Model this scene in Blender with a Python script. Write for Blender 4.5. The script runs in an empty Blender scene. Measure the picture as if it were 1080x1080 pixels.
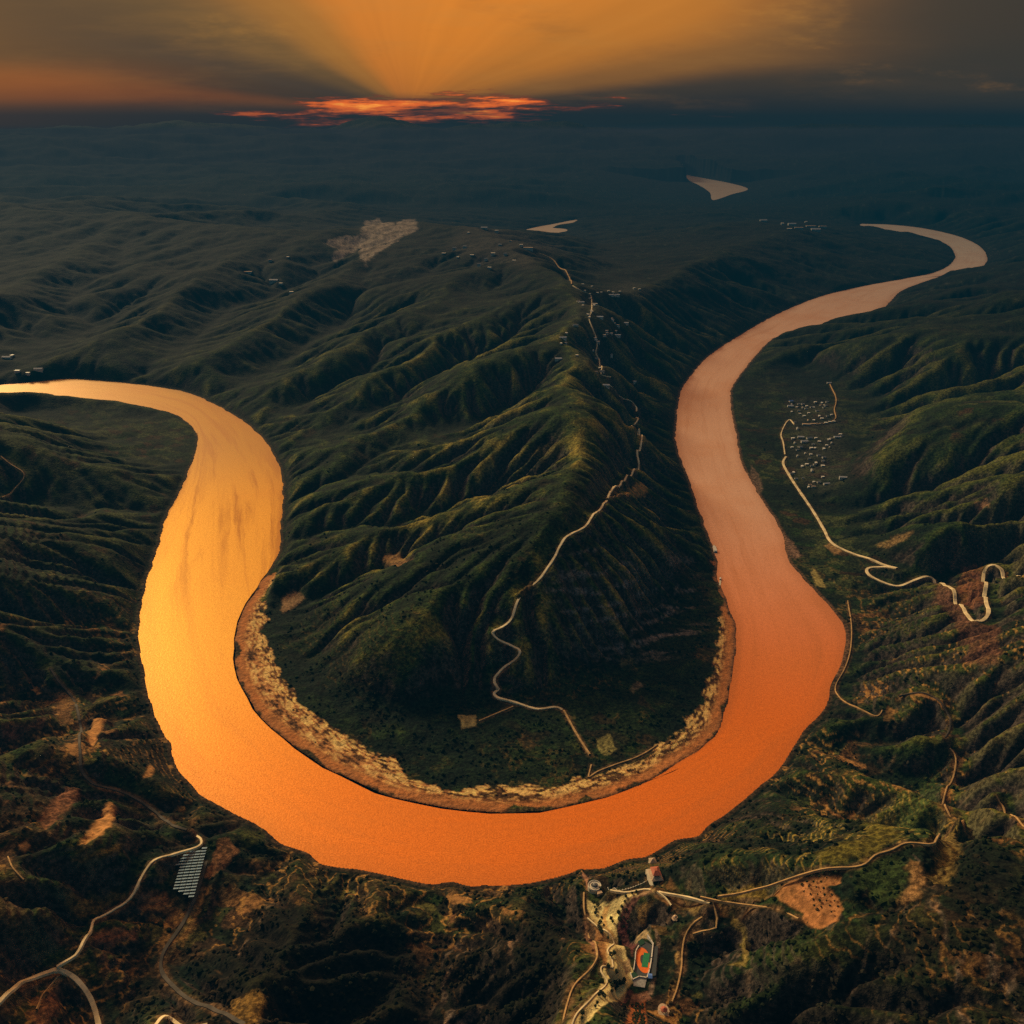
import bpy, bmesh, math, random, time
import numpy as np
T0 = time.time()
random.seed(7); RNG = np.random.default_rng(11)
R = math.radians

# ------------------------------------------------------------------ camera model (photograph is 1080 x 1080, horizon at row 140)
CAM_H = 1000.0
FPX = 540.0 / math.tan(R(30.0))
HORIZON = 140.0
PITCH = math.atan((540.0 - HORIZON) / FPX)
CP, SP = math.cos(PITCH), math.sin(PITCH)

def rays(pts):
    p = np.asarray(pts, float).reshape(-1, 2)
    X = (p[:, 0] - 540.0) / FPX; Y = (540.0 - p[:, 1]) / FPX
    return np.stack([X, CP + Y * SP, -SP + Y * CP], 1)

def flat(pts, z=0.0):
    """where the sight lines of the traced points reach the level z"""
    d = rays(pts); t = (z - CAM_H) / np.minimum(d[:, 2], -1e-4)
    return d[:, :2] * t[:, None]

# ------------------------------------------------------------------ noise
def _hash(ix, iy, seed):
    h = (ix.astype(np.uint32) * np.uint32(374761393) + iy.astype(np.uint32) * np.uint32(668265263) + np.uint32(seed * 974711 + 1013))
    h = (h ^ (h >> np.uint32(13))) * np.uint32(1274126177)
    return h ^ (h >> np.uint32(16))

def noise(x, y, seed=0):
    x = np.asarray(x, np.float32); y = np.asarray(y, np.float32)
    fx = np.floor(x); fy = np.floor(y)
    ix = fx.astype(np.int64); iy = fy.astype(np.int64)
    u = x - fx; v = y - fy
    def g(dx, dy):
        a = _hash(ix + dx, iy + dy, seed).astype(np.float32) * np.float32(2 * math.pi / 4294967296.0)
        return np.cos(a) * (u - dx) + np.sin(a) * (v - dy)
    su = u * u * u * (u * (u * 6 - 15) + 10); sv = v * v * v * (v * (v * 6 - 15) + 10)
    a = g(0, 0); b = g(1, 0); c = g(0, 1); d = g(1, 1)
    return 1.5 * ((a + (b - a) * su) + ((c + (d - c) * su) - (a + (b - a) * su)) * sv)

def fbm(x, y, scale, oct=4, seed=0, gain=0.5):
    s = 0.0; a = 1.0; t = 0.0; f = 1.0 / scale
    for k in range(oct):
        s = s + a * noise(x * f + 17.3 * k, y * f - 9.1 * k, seed + k); t += a; a *= gain; f *= 2.03
    return s / t

def ridged(x, y, scale, oct=4, seed=0, gain=0.5):
    s = 0.0; a = 1.0; t = 0.0; f = 1.0 / scale
    for k in range(oct):
        n = 1.0 - np.abs(noise(x * f + 3.7 * k, y * f + 8.2 * k, seed + k)) * 1.6
        s = s + a * n; t += a; a *= gain; f *= 2.05
    return s / t

def sstep(a, b, x):
    t = np.clip((x - a) / (b - a), 0, 1); return t * t * (3 - 2 * t)

# ------------------------------------------------------------------ polylines and polygons
def spline(P, step):
    """Catmull-Rom through the points, resampled about every `step`"""
    P = np.asarray(P, float); n = len(P)
    E = np.vstack([2 * P[0] - P[1], P, 2 * P[-1] - P[-2]])
    out = []
    for i in range(n - 1):
        a, b, c, d = E[i:i + 4]
        k = max(1, int(np.linalg.norm((c - b)[:2]) / step))
        t = (np.arange(k) / k)[:, None]
        out.append(0.5 * (2 * b + (c - a) * t + (2 * a - 5 * b + 4 * c - d) * t ** 2 + (3 * b - a - 3 * c + d) * t ** 3))
    out.append(P[-1:])
    return np.vstack(out)

def dist_poly(x, y, P, closed=False, vals=None):
    """distance to a polyline, and the value carried along it"""
    x = np.asarray(x, np.float32).ravel(); y = np.asarray(y, np.float32).ravel()
    Q = np.vstack([P, P[:1]]) if closed else P
    best = np.full(x.shape, 1e18, np.float32); val = np.zeros(x.shape, np.float32)
    for i in range(len(Q) - 1):
        ax, ay = Q[i, :2]; bx, by = Q[i + 1, :2]; dx, dy = bx - ax, by - ay
        L = dx * dx + dy * dy + 1e-9
        t = np.clip(((x - ax) * dx + (y - ay) * dy) / L, 0, 1)
        d = (x - ax - t * dx) ** 2 + (y - ay - t * dy) ** 2
        m = d < best
        best = np.where(m, d, best)
        if vals is not None:
            val = np.where(m, vals[i] + t * (vals[i + 1] - vals[i]), val)
    return (np.sqrt(best), val) if vals is not None else np.sqrt(best)

def inside(x, y, P):
    x = np.asarray(x, np.float32).ravel(); y = np.asarray(y, np.float32).ravel()
    r = np.zeros(x.shape, bool); n = len(P)
    for i in range(n):
        ax, ay = P[i, :2]; bx, by = P[(i + 1) % n, :2]
        if ay == by: continue
        c = (ay > y) != (by > y)
        r ^= c & (x < (bx - ax) * (y - ay) / (by - ay) + ax)
    return r

def signed(x, y, P, wide=1e9):
    """signed distance, negative inside; only exact within `wide` of the polygon's box"""
    sh = np.shape(x); x = np.ravel(x); y = np.ravel(y)
    m = (x > P[:, 0].min() - wide) & (x < P[:, 0].max() + wide) & (y > P[:, 1].min() - wide) & (y < P[:, 1].max() + wide)
    out = np.full(x.shape, 1e6, np.float32)
    if m.any():
        d = dist_poly(x[m], y[m], P, True); out[m] = np.where(inside(x[m], y[m], P), -d, d)
    return out.reshape(sh)

# ------------------------------------------------------------------ the river, traced bank by bank
BANK_IN = [(-420,452),(-260,432),(-120,415),(0,406),(48,402),(74,400),(141,405),(193,413),(222,424),(252,441),(274,459),(289,480),(297,502),(298,531),(296,560),
  (294,582),(280,607),(262,635),(252,657),(248,682),(249,704),(256,727),(266,743),(284,766),(312,788),(339,807),(376,824),(409,838),(448,847),
  (498,856),(522,857),(577,854),(613,847),(647,838),(674,828),(702,814),(724,799),(744,785),(760,767),(767,740),(773,715),(776,685),(776,663),
  (770,643),(763,627),(758,610),(755,588),(751,574),(736,535),(724,498),(714,472),(713,450),(718,413),(729,396),(747,376),(780,354),(821,331),
  (865,313),(910,302),(954,294),(987,287),(1003,278),(1007,268),(995,256),(960,247),(907,239)]
BANK_OUT = [(907,236),(940,237),(975,241),(1010,249),(1032,259),(1041,271),(1036,281),(1017,289),(995,291),(954,305),(939,318),(924,331),(895,339),(858,348),
  (824,354),(810,361),(787,387),(772,409),(771,428),(776,457),(782,487),(791,505),(806,531),(825,560),(828,580),(836,597),(863,627),(884,650),
  (892,668),(892,686),(887,708),(876,730),(870,746),(847,772),(827,805),(805,827),(788,842),(764,860),(749,870),(736,882),(711,885),(694,897),
  (680,903),(662,907),(637,916),(613,917),(586,924),(560,933),(510,933),(497,936),(479,930),(452,932),(413,925),(379,918),(338,911),(324,899),
  (296,890),(280,876),(250,859),(211,838),(191,813),(178,785),(164,755),(154,722),(148,685),(146,658),(149,640),(155,613),(167,576),(176,543),
  (189,520),(200,494),(207,472),(207,457),(196,444),(178,435),(148,428),(111,423),(55,421),(11,423),(-120,440),(-260,462),(-420,490)]
bank_in = spline(flat(BANK_IN), 22.0); bank_out = spline(flat(BANK_OUT), 22.0)
def ragged(B, amp, seed):
    d = np.gradient(B, axis=0); d /= np.linalg.norm(d, axis=1)[:, None] + 1e-9
    n = np.stack([-d[:, 1], d[:, 0]], 1)
    w = (fbm(B[:, 0], B[:, 1], 60.0, 3, seed) + .35 * noise(B[:, 0] / 16, B[:, 1] / 16, seed))[:, None]
    return B + n * w * amp
bank_in = ragged(bank_in, 7.0, 5); bank_out = ragged(bank_out, 6.0, 9)
RIVER = np.vstack([bank_in, bank_out])
BEACH = spline(flat([(292,604),(280,632),(280,671),(287,690),(300,718),(323,746),(339,760),(375,782),(414,804),(448,827),(487,831),(520,828),(535,828),(591,828),(613,821),(658,810),(691,790),(710,777),(730,754),(747,724),(755,693),(758,665),(760,630),(754,592)], 3), 20)
i0 = int(np.argmin(np.hypot(*(bank_in - BEACH[0]).T))); i1 = int(np.argmin(np.hypot(*(bank_in - BEACH[-1]).T)))
seg = bank_in[min(i0, i1):max(i0, i1)]
BEACHP = np.vstack([BEACH, seg[::-1] if np.hypot(*(seg[-1] - BEACH[-1])) < np.hypot(*(seg[0] - BEACH[-1])) else seg])
FAR1 = spline(flat([(716,182.5),(735,186.5),(765,192),(789,199),(772,205),(752,211),(748,203),(738,196),(724,189),(716,182.5)]), 80)[:-1]
FAR2 = spline(flat([(553,242.5),(566,239.5),(585,236),(609,231.5),(600,236.5),(582,240),(597,241.5),(595,245),(572,249.5),(562,245),(553,242.5)]), 60)[:-1]
WATERS = [RIVER, FAR1, FAR2]
PENINSULA = np.vstack([bank_in, flat([(700,205),(400,190),(0,190),(-900,200),(-1200,452)])])

# ------------------------------------------------------------------ the shape of the land before the streams cut it
def zline(rows):
    a = np.asarray(rows, float)
    return np.vstack([flat(r[None, :2], r[2]) for r in a]), a[:, 2]
SPINES = [zline([(-700,232,330),(-200,228,330),(0,228,310),(200,236,300),(330,252,290),(420,236,320),(500,244,340),(555,264,330),(600,300,300),(632,345,285),(645,400,265),
                 (668,445,255),(672,488,240),(640,530,225),(602,572,200),(566,618,175),(540,668,120),(530,712,50)]),
          zline([(632,345,285),(700,300,250),(780,262,210),(850,244,170),(940,262,70)])]
SPURS = [
  zline([(646,485,243),(590,490,228),(542,496,205),(487,526,165),(405,556,110),(330,575,50)]),
  zline([(640,530,228),(560,545,200),(500,565,165),(440,590,120),(390,605,80),(330,630,35)]),
  zline([(668,445,252),(610,440,232),(560,455,200),(500,480,160),(420,520,100),(330,552,40)]),
  zline([(645,400,264),(579,407,232),(512,444,185),(468,474,145),(394,520,75),(320,545,30)]),
  zline([(632,345,282),(557,363,238),(498,407,185),(442,432,135),(370,480,65),(310,510,25)]),
  zline([(600,300,297),(520,330,240),(460,360,190),(400,395,140),(330,440,60),(285,465,20)]),
  zline([(555,264,327),(500,290,280),(412,335,200),(342,385,120),(270,430,35)]),
  zline([(420,238,320),(370,280,240),(300,330,180),(220,380,90),(160,402,30)]),
  zline([(300,245,290),(220,290,220),(140,340,150),(60,385,60)]),
  zline([(150,230,300),(60,280,220),(-60,340,150),(-160,400,60)]),
  zline([(602,572,200),(560,590,165),(500,620,125),(440,650,85),(380,680,45)]),
  zline([(566,618,177),(520,640,120),(470,675,75),(430,712,30)]),
  zline([(540,668,122),(590,690,90),(640,712,50)]),
  zline([(668,482,240),(712,520,165),(738,572,80)]),
  zline([(640,535,228),(690,562,170),(722,600,110),(735,640,50)]),
  zline([(590,585,195),(640,620,140),(690,650,90)]),
  zline([(668,445,250),(700,440,170)]),
]
RIDGES = [ # (line of pixels and heights, fall per metre)
  (zline([(700,938,150),(762,938,185),(860,915,215),(945,888,225),(1008,868,215),(1000,800,175),(968,770,140)]), .50),
  (zline([(632,942,128),(650,970,146),(664,1005,166),(656,1045,186),(630,1090,205),(590,1160,240)]), .75, 52),
  (zline([(270,884,60),(215,905,110),(190,960,140),(140,1010,170)]), .40),
  (zline([(1120,560,230),(1030,600,160),(930,600,60)]), .45),
  (zline([(1160,700,230),(1050,745,170),(960,745,90)]), .45),
  (zline([(1200,840,270),(1080,860,200),(1000,960,210)]), .5),
  (zline([(1300,330,420),(1130,300,330),(1020,325,230),(950,345,120)]), .38),
  (zline([(1300,430,420),(1120,420,300),(1000,440,180)]), .40),
  (zline([(1200,520,330),(1060,520,220),(960,545,120)]), .45),
  (zline([(1160,640,260),(1065,640,190)]), .5),
  (zline([(440,970,110),(400,1010,170),(360,1090,230)]), .7),
  (zline([(300,930,70),(250,1010,140),(260,1090,190)]), .6),
  (zline([(530,960,110),(560,1020,180),(540,1100,240)]), .7),
  (zline([(800,1000,170),(880,1040,210),(930,1100,250)]), .6),
  (zline([(-120,600,150),(60,640,120),(120,720,90)]), .3),
  (zline([(-120,820,170),(40,800,130),(150,850,80)]), .3),
]
FLATS = [ # (pixels of a level area, level, width over which the land settles to it)
  ([(298,640),(312,690),(345,738),(420,762),(480,745),(560,748),(630,728),(690,700),(722,650),(746,610),(760,640),(766,690),(740,780),(690,812),(600,836),(500,846),(400,828),(320,785),(262,725),(256,660)], 9, 110),
  ([(785,400),(790,440),(792,490),(810,520),(838,580),(870,620),(895,650),(905,600),(880,560),(870,500),(905,470),(900,420),(850,390)], 14, 160),
  ([(20,434),(110,432),(170,440),(198,460),(192,490),(165,490),(110,455),(30,452)], 14, 120),
  ([(186,905),(219,892),(206,950),(182,942)], 118, 60),
  ([(655,980),(690,985),(690,1060),(660,1055)], 205, 30),
]
flats = [(flat(p, z), z, w) for p, z, w in FLATS]

def flat_mask(x, y):
    sh = np.shape(x); x = np.ravel(x); y = np.ravel(y); fm = np.zeros(x.shape); fl = np.zeros(x.shape)
    for P, z, w in flats:
        m = sstep(w, -w * .2, signed(x, y, P, 500)); fl = np.where(m > fm, z, fl); fm = np.maximum(fm, m)
    return fm.reshape(sh), fl.reshape(sh)
def envelope(x, y):
    sh = x.shape; x = x.ravel(); y = y.ravel()
    sd = np.minimum.reduce([signed(x, y, W) for W in WATERS]); d = np.maximum(sd, 0)
    pen = inside(x, y, PENINSULA)
    low = fbm(x, y, 1500.0, 3, 31); mid = fbm(x, y, 420.0, 3, 41)
    # outer land
    near = sstep(1350, 800, y)
    k = 230 + 120 * low - 110 * near
    h = (150 + 70 * near) * (1 - np.exp(-d / np.maximum(k, 90))) + 150 * (low + .15) * sstep(200, 1200, d) + 60 * mid * sstep(50, 400, d)
    h = h + 120 * sstep(900, 3500, d)
    h = h + 300 * (ridged(x, y, 2700, 4, 131) - .42) * sstep(5500, 9000, y) * sstep(700, 2600, d)
    # peninsula: falls from the spine to the water
    ds = np.full(x.shape, 1e9, np.float32); zs = np.zeros_like(ds)
    for P, z in SPINES:
        a, b = dist_poly(x, y, P, False, z); m = a < ds
        ds = np.where(m, a, ds); zs = np.where(m, b, zs)
    t = d / (d + ds + 1.0)
    hp = zs * t ** 1.15 + 26 * mid * np.sin(np.clip(t, 0, 1) * 3.14)
    wx = 60 * fbm(x, y, 380, 2, 51); wy = 60 * fbm(x, y, 380, 2, 52)
    for P, z in SPURS:
        m = np.flatnonzero(pen & (x > P[:, 0].min() - 500) & (x < P[:, 0].max() + 500) & (y > P[:, 1].min() - 500) & (y < P[:, 1].max() + 500))
        if not len(m): continue
        a, b = dist_poly(x[m] + wx[m], y[m] + wy[m], P, False, z)
        r = b - .42 * (np.sqrt(a * a + 1600.0) - 40)
        hp[m] = np.where(r > hp[m] - 30, np.maximum(hp[m], r) + 9 * np.exp(-np.abs(hp[m] - r) / 18), hp[m])
    hp = hp + 240 * (ridged(x, y, 2300, 4, 132) - .42) * sstep(500, 1500, np.abs(x - 400)) * sstep(6500, 9500, y) * sstep(700, 2400, d)
    h = np.where(pen, hp, h)
    for (P, z), fall, *half in RIDGES:
        a, b = dist_poly(x, y, P, False, z)
        a = np.maximum(a - (half[0] if half else 0), 0); r = b - fall * np.sqrt(a * a + 900.0) + 15 + (2 if half else 14) * mid
        h = np.where(pen, h, np.maximum(h, r) + 12 * np.exp(-np.abs(h - r) / 24))
    fm, fl = flat_mask(x, y); h = h + (fl + .06 * (h - fl) - h) * fm
    h = np.minimum(np.maximum(h, 3), 1.2 + d * .85 + 4)
    h[sd < 0] = -2
    return h.reshape(sh), sd.reshape(sh)

# ------------------------------------------------------------------ stream erosion (implicit stream power on a steepest-descent forest)
def receivers(h, dx):
    ny, nx = h.shape; idx = np.arange(ny * nx).reshape(ny, nx)
    best = np.zeros_like(h); rec = idx.copy(); dst = np.full(h.shape, dx)
    for oy in (-1, 0, 1):
        for ox in (-1, 0, 1):
            if oy == 0 and ox == 0: continue
            L = dx * math.hypot(ox, oy)
            ys = slice(max(0, -oy), ny - max(0, oy)); xs = slice(max(0, -ox), nx - max(0, ox))
            yn = slice(max(0, oy), ny + min(0, oy)); xn = slice(max(0, ox), nx + min(0, ox))
            s = (h[ys, xs] - h[yn, xn]) / L * (.55 + .9 * RNG.random(h[ys, xs].shape))
            m = s > best[ys, xs]
            best[ys, xs] = np.where(m, s, best[ys, xs]); rec[ys, xs] = np.where(m, idx[yn, xn], rec[ys, xs]); dst[ys, xs] = np.where(m, L, dst[ys, xs])
    return rec.ravel(), dst.ravel()

def erode(h, fixed, dx, its, K, D, uplift=0.0, m=0.45):
    ny, nx = h.shape; A = None
    for it in range(its):
        hj = h + RNG.random(h.shape) * dx * .01
        rec, dst = receivers(hj, dx)
        fx = fixed.ravel(); ids = np.arange(h.size); rec = np.where(fx, ids, rec)
        dep = (rec != ids).astype(np.int32); r = rec.copy()
        while True:
            r2 = r[r]
            if (r2 == r).all(): break
            dep = dep + dep[r]; r = r2
        order = np.argsort(dep, kind='stable'); cuts = np.searchsorted(dep[order], np.arange(dep.max() + 2))
        A = np.ones(h.size)
        for l in range(len(cuts) - 2, 0, -1):
            s = order[cuts[l]:cuts[l + 1]]; np.add.at(A, rec[s], A[s])
        hf = h.ravel().copy() + np.ravel(uplift * np.ones(h.shape)) * (~fx)
        F = np.ravel(K * np.ones(h.shape)) * A ** m * (dx / dst)
        for l in range(1, len(cuts) - 1):
            s = order[cuts[l]:cuts[l + 1]]; b = hf[rec[s]]; n = (hf[s] + F[s] * b) / (1 + F[s]); hf[s] = np.where(hf[s] > b, n, hf[s])
        h = hf.reshape(ny, nx)
        if D:
            lap = np.zeros_like(h)
            lap[1:-1, 1:-1] = h[:-2, 1:-1] + h[2:, 1:-1] + h[1:-1, :-2] + h[1:-1, 2:] - 4 * h[1:-1, 1:-1]
            h = np.where(fixed, h, h + D * lap)
    return h, A.reshape(ny, nx)

PARKP = flat([(612,930),(640,934),(700,940),(704,985),(698,1050),(680,1090),(590,1100),(585,1075),(612,1040),(612,970)], 165)
FIELDP = [flat(p, z) for p, z in (([(808,930),(835,918),(895,914),(905,930),(900,965),(870,982),(840,976),(812,955)], 190), ([(180,900),(225,885),(214,955),(176,948)], 112), ([(76,880),(118,842),(128,862),(86,896)], 120), ([(36,858),(84,830),(80,850),(44,878)], 120), ([(945,895),(985,905),(985,940),(945,960)], 190))]
def firm(x, y):
    m = sstep(25, -15, signed(x, y, PARKP, 100))
    for P in FIELDP: m = np.maximum(m, .9 * sstep(22, -10, signed(x, y, P, 100)))
    return 1 - .96 * m
HP = flat([(668,470),(690,490),(650,560),(600,640),(600,760),(490,760),(480,690),(520,620),(590,545),(640,500)], 150)
def hard(x, y): k = sstep(120, 0, signed(x, y, HP, 200)); return k * .85 + (1 - k) * np.clip(.95 + 1.5 * fbm(x, y, 520, 3, 141) + .5 * fbm(x, y, 130, 2, 142), .18, 2.0)
class Grid:
    def __init__(s, x0, x1, y0, y1, dx):
        s.x0, s.y0, s.dx = x0, y0, dx
        s.nx = int((x1 - x0) / dx) + 1; s.ny = int((y1 - y0) / dx) + 1
        s.x = x0 + dx * np.arange(s.nx); s.y = y0 + dx * np.arange(s.ny)
        s.X, s.Y = np.meshgrid(s.x, s.y)
    def sample(s, a, x, y, cubic=False):
        fx = np.clip((x - s.x0) / s.dx, 1, s.nx - 2.001); fy = np.clip((y - s.y0) / s.dx, 1, s.ny - 2.001)
        ix = fx.astype(int); iy = fy.astype(int); u = fx - ix; v = fy - iy
        if not cubic:
            return (a[iy, ix] * (1 - u) + a[iy, ix + 1] * u) * (1 - v) + (a[iy + 1, ix] * (1 - u) + a[iy + 1, ix + 1] * u) * v
        ix = np.clip(ix, 1, s.nx - 3); iy = np.clip(iy, 1, s.ny - 3); u = fx - ix; v = fy - iy
        def w(t): return [(1 - t) ** 3 / 6, (3 * t ** 3 - 6 * t ** 2 + 4) / 6, (-3 * t ** 3 + 3 * t ** 2 + 3 * t + 1) / 6, t ** 3 / 6]
        wu, wv = w(u), w(v); r = 0
        for j in range(4):
            row = 0
            for i in range(4): row = row + wu[i] * a[iy - 1 + j, ix - 1 + i]
            r = r + wv[j] * row
        return r
    def weight(s, x, y, margin):
        e = np.minimum(np.minimum(x - s.x0, s.x[-1] - x), np.minimum(y - s.y0, s.y[-1] - y))
        return sstep(margin * .2, margin, e)

def border(a):
    m = np.zeros(a.shape, bool); m[0] = m[-1] = True; m[:, 0] = m[:, -1] = True; return m

GA = Grid(-7200, 7200, -400, 14000, 64)
ha, sda = envelope(GA.X, GA.Y)
ha = ha + 10 * fbm(GA.X, GA.Y, 260, 3, 77) * (sda > 0)
uA = 1 - flat_mask(GA.X, GA.Y)[0]
ha, _ = erode(ha, (sda <= 0) | border(ha), 64, 26, .045 * hard(GA.X, GA.Y), .03, 1.2 * uA)
GB = Grid(-7200, 7200, -400, 14000, 32)
hb = GA.sample(ha, GB.X, GB.Y, True); sdb = GA.sample(sda, GB.X, GB.Y)
wet = sdb <= 0
hb = np.where(wet, -2, hb + 5 * fbm(GB.X, GB.Y, 130, 3, 78))
hb, _ = erode(hb, wet | border(hb), 32, 16, .034 * hard(GB.X, GB.Y), .025, .9 * (1 - flat_mask(GB.X, GB.Y)[0]))
GC = Grid(-3000, 3000, 200, 6200, 11)
hc = GB.sample(hb, GC.X, GC.Y, True)
sdc = np.minimum.reduce([signed(GC.X, GC.Y, W, 300) for W in WATERS]); sdc = np.where(sdc > 2e5, GB.sample(sdb, GC.X, GC.Y), sdc)
hc = np.where(sdc <= 0, -2, np.minimum(np.maximum(hc, 1.0) + 6.0 * fbm(GC.X, GC.Y, 70, 3, 79), 1 + np.maximum(sdc, 0) * 1.0))
fm, fl = flat_mask(GC.X, GC.Y); hc = hc + (np.minimum(hc, fl + 2 * fbm(GC.X, GC.Y, 90, 2, 84)) - hc) * fm
hc, Ac = erode(hc, (sdc <= 0) | border(hc), 11, 26, .040 * firm(GC.X, GC.Y) * hard(GC.X, GC.Y), .016, .5 * (1 - fm))
GD = Grid(-1500, 1500, 380, 2300, 5)
hd = GC.sample(hc, GD.X, GD.Y, True); sdd = GC.sample(sdc, GD.X, GD.Y)
hd = np.where(sdd <= 0, -2, hd + 3.0 * fbm(GD.X, GD.Y, 32, 3, 80) * (firm(GD.X, GD.Y) - .03))
hd, Ad = erode(hd, (sdd <= 0) | border(hd), 5, 16, .042 * hard(GD.X, GD.Y) * firm(GD.X, GD.Y), .012, .25 * (1 - flat_mask(GD.X, GD.Y)[0]))
GE = Grid(-1000, 1050, 1900, 4300, 6)
he = GC.sample(hc, GE.X, GE.Y, True); sde = GC.sample(sdc, GE.X, GE.Y)
he = np.where(sde <= 0, -2, he + 3.0 * fbm(GE.X, GE.Y, 36, 3, 81))
he, Ae = erode(he, (sde <= 0) | border(he), 6, 14, .046 * hard(GE.X, GE.Y), .012, .25 * (1 - flat_mask(GE.X, GE.Y)[0]))
print('eroded', round(time.time() - T0, 1))
Ab = None
# ------------------------------------------------------------------ final height of the ground
FLATS_LATE = []      # filled by roads and building plots: (kind, geometry)

def far_height(x, y):
    r = np.hypot(x, y)
    h = 200 + 230 * fbm(x, y, 5200, 3, 91) + 260 * (ridged(x, y, 3400, 5, 95) - .45)
    h = h + sstep(20000, 38000, r) * (620 + 560 * (ridged(x, y, 13000, 4, 99) - .3)) * sstep(70000, 52000, r)
    az_ = np.arctan2(x, y)
    h = h + sstep(30000, 44000, r) * sstep(66000, 50000, r) * (560 * np.exp(-((az_ + .135) / .035) ** 2) + 260 * np.exp(-((az_ - .02) / .05) ** 2) + 220 * np.exp(-((az_ + .33) / .06) ** 2))
    return h

def ground0(x, y, detail=True):
    """eroded ground before roads are cut"""
    sh = np.shape(x); x = np.asarray(x, float).ravel(); y = np.asarray(y, float).ravel()
    h = far_height(x, y)
    wx = fbm(x, y, 70, 3, 61); wy = fbm(x, y, 70, 3, 62)
    sd = np.full(x.shape, 1e6)
    for G, hh, ss, amp, mar in ((GB, hb, sdb, 30, 1500), (GC, hc, sdc, 13, 260), (GE, he, sde, 8, 120), (GD, hd, sdd, 7, 120)):
        w = G.weight(x, y, mar); m = w > 0
        if not m.any(): continue
        s = G.sample(ss, x[m], y[m]); k = amp * sstep(10, 120, s)
        v = G.sample(hh, x[m] + wx[m] * k, y[m] + wy[m] * k, True)
        h[m] = h[m] + (v - h[m]) * w[m]
        sd[m] = np.where(w[m] > .5, s, sd[m])
    far = np.flatnonzero((np.hypot(x, y) > 9000) & (np.abs(x) < 14000))
    if len(far):      # the reach of the river seen far up the valley, and the open valley below it
        s = signed(x[far], y[far], FAR1, 16000); ok = s < 1e5
        vx, vy = FAR1.mean(0); side = np.abs(x[far] * vy - y[far] * vx) / math.hypot(vx, vy)
        open_ = np.maximum(.030 * np.maximum(s, 0), .16 * np.maximum(side - 800, 0))
        front = np.hypot(x[far], y[far]) < math.hypot(vx, vy) + 600
        h[far] = np.where(ok & front, np.minimum(h[far], np.maximum(open_, 4)), h[far])
        sd[far] = np.where(ok & (np.abs(sd[far]) > s), s, sd[far])
    rufp = firm(x, y)
    near = rufp * sstep(7000, 3000, np.hypot(x, y))
    terr = TERR(x, y) * sstep(20, 60, sd)
    st = 9.0; q = h / st + .8 * fbm(x, y, 140, 3, 66); f = q - np.floor(q)
    h = h + terr * ((np.floor(q) + sstep(.55, .95, f)) - q) * st * .9
    if detail:
        rough = fbm(x, y, 26, 4, 63, .55)
        h = h + (rough * 2.0 + 1.6 * (ridged(x, y, 45, 3, 64) - .5)) * near * sstep(8, 70, sd) + 18 * fbm(x, y, 240, 3, 67) * sstep(3000, 7000, np.hypot(x, y)) * sstep(50, 300, sd)
    # the shore: height follows the distance to the bank
    shore = np.where(sd > 0, .9 + .12 * sd + np.maximum(sd - 12, 0) * .8, -.3 + sd * .25)
    h = np.where(sd < 120, np.minimum(np.maximum(h, np.where(sd > 0, .8 + .05 * np.minimum(sd, 30), -9)), shore), h)
    h = np.where(sd <= 0, np.maximum(shore, -8), np.maximum(h, .6))
    m = np.flatnonzero((x > -700) & (x < 620) & (y > 1000) & (y < 2200))
    if len(m):
        s = signed(x[m], y[m], BEACHP); f = sstep(22, -6, s) * (sd[m] > 0)
        lowb = .8 + .045 * sd[m] + (.8 * fbm(x[m], y[m], 22, 3, 69) + .5) * sstep(4, 20, sd[m])
        h[m] = np.where(h[m] > lowb, h[m] + (lowb - h[m]) * f, h[m])
    return h.reshape(sh), sd.reshape(sh)

TERR_POLY = [flat(p, z) for p, z in [
  ([(-200,560),(60,560),(120,620),(110,700),(150,780),(200,850),(235,880),(215,960),(160,1090),(-200,1120)], 120),
  ([(860,800),(1000,740),(1100,760),(1100,1010),(900,1010),(740,1010),(700,950),(780,900)], 190),
  ([(900,600),(960,600),(980,700),(960,770),(890,740)], 40),
  ([(-100,430),(60,430),(100,520),(60,600),(-200,600)], 60)]]
def TERR(x, y):
    t = np.zeros(np.shape(x))
    for P in TERR_POLY:
        t = np.maximum(t, (.45 if P is TERR_POLY[1] else 1.0) * sstep(40, -60, signed(x, y, P, 100)))
    return t * sstep(-.25, .2, fbm(x, y, 300, 2, 68))

def cast(pts, H, zmax=460.0):
    """first hit of each sight line with the ground H(x, y)"""
    d = rays(pts); n = len(d); S = 260
    t0 = (zmax - CAM_H) / d[:, 2]; t1 = (-3 - CAM_H) / d[:, 2]
    q = np.linspace(0, 1, S)[None, :]
    for _ in range(2):
        T = t0[:, None] + (t1 - t0)[:, None] * q
        P = d[:, None, :] * T[..., None]
        below = (P[..., 2] + CAM_H) <= H(P[..., 0].ravel(), P[..., 1].ravel(), False)[0].reshape(n, S)
        k = np.where(below.any(1), below.argmax(1), S - 1); k = np.maximum(k, 1)
        t0 = T[np.arange(n), k - 1]; t1 = T[np.arange(n), k]
    return d[:, :2] * t1[:, None]
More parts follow.
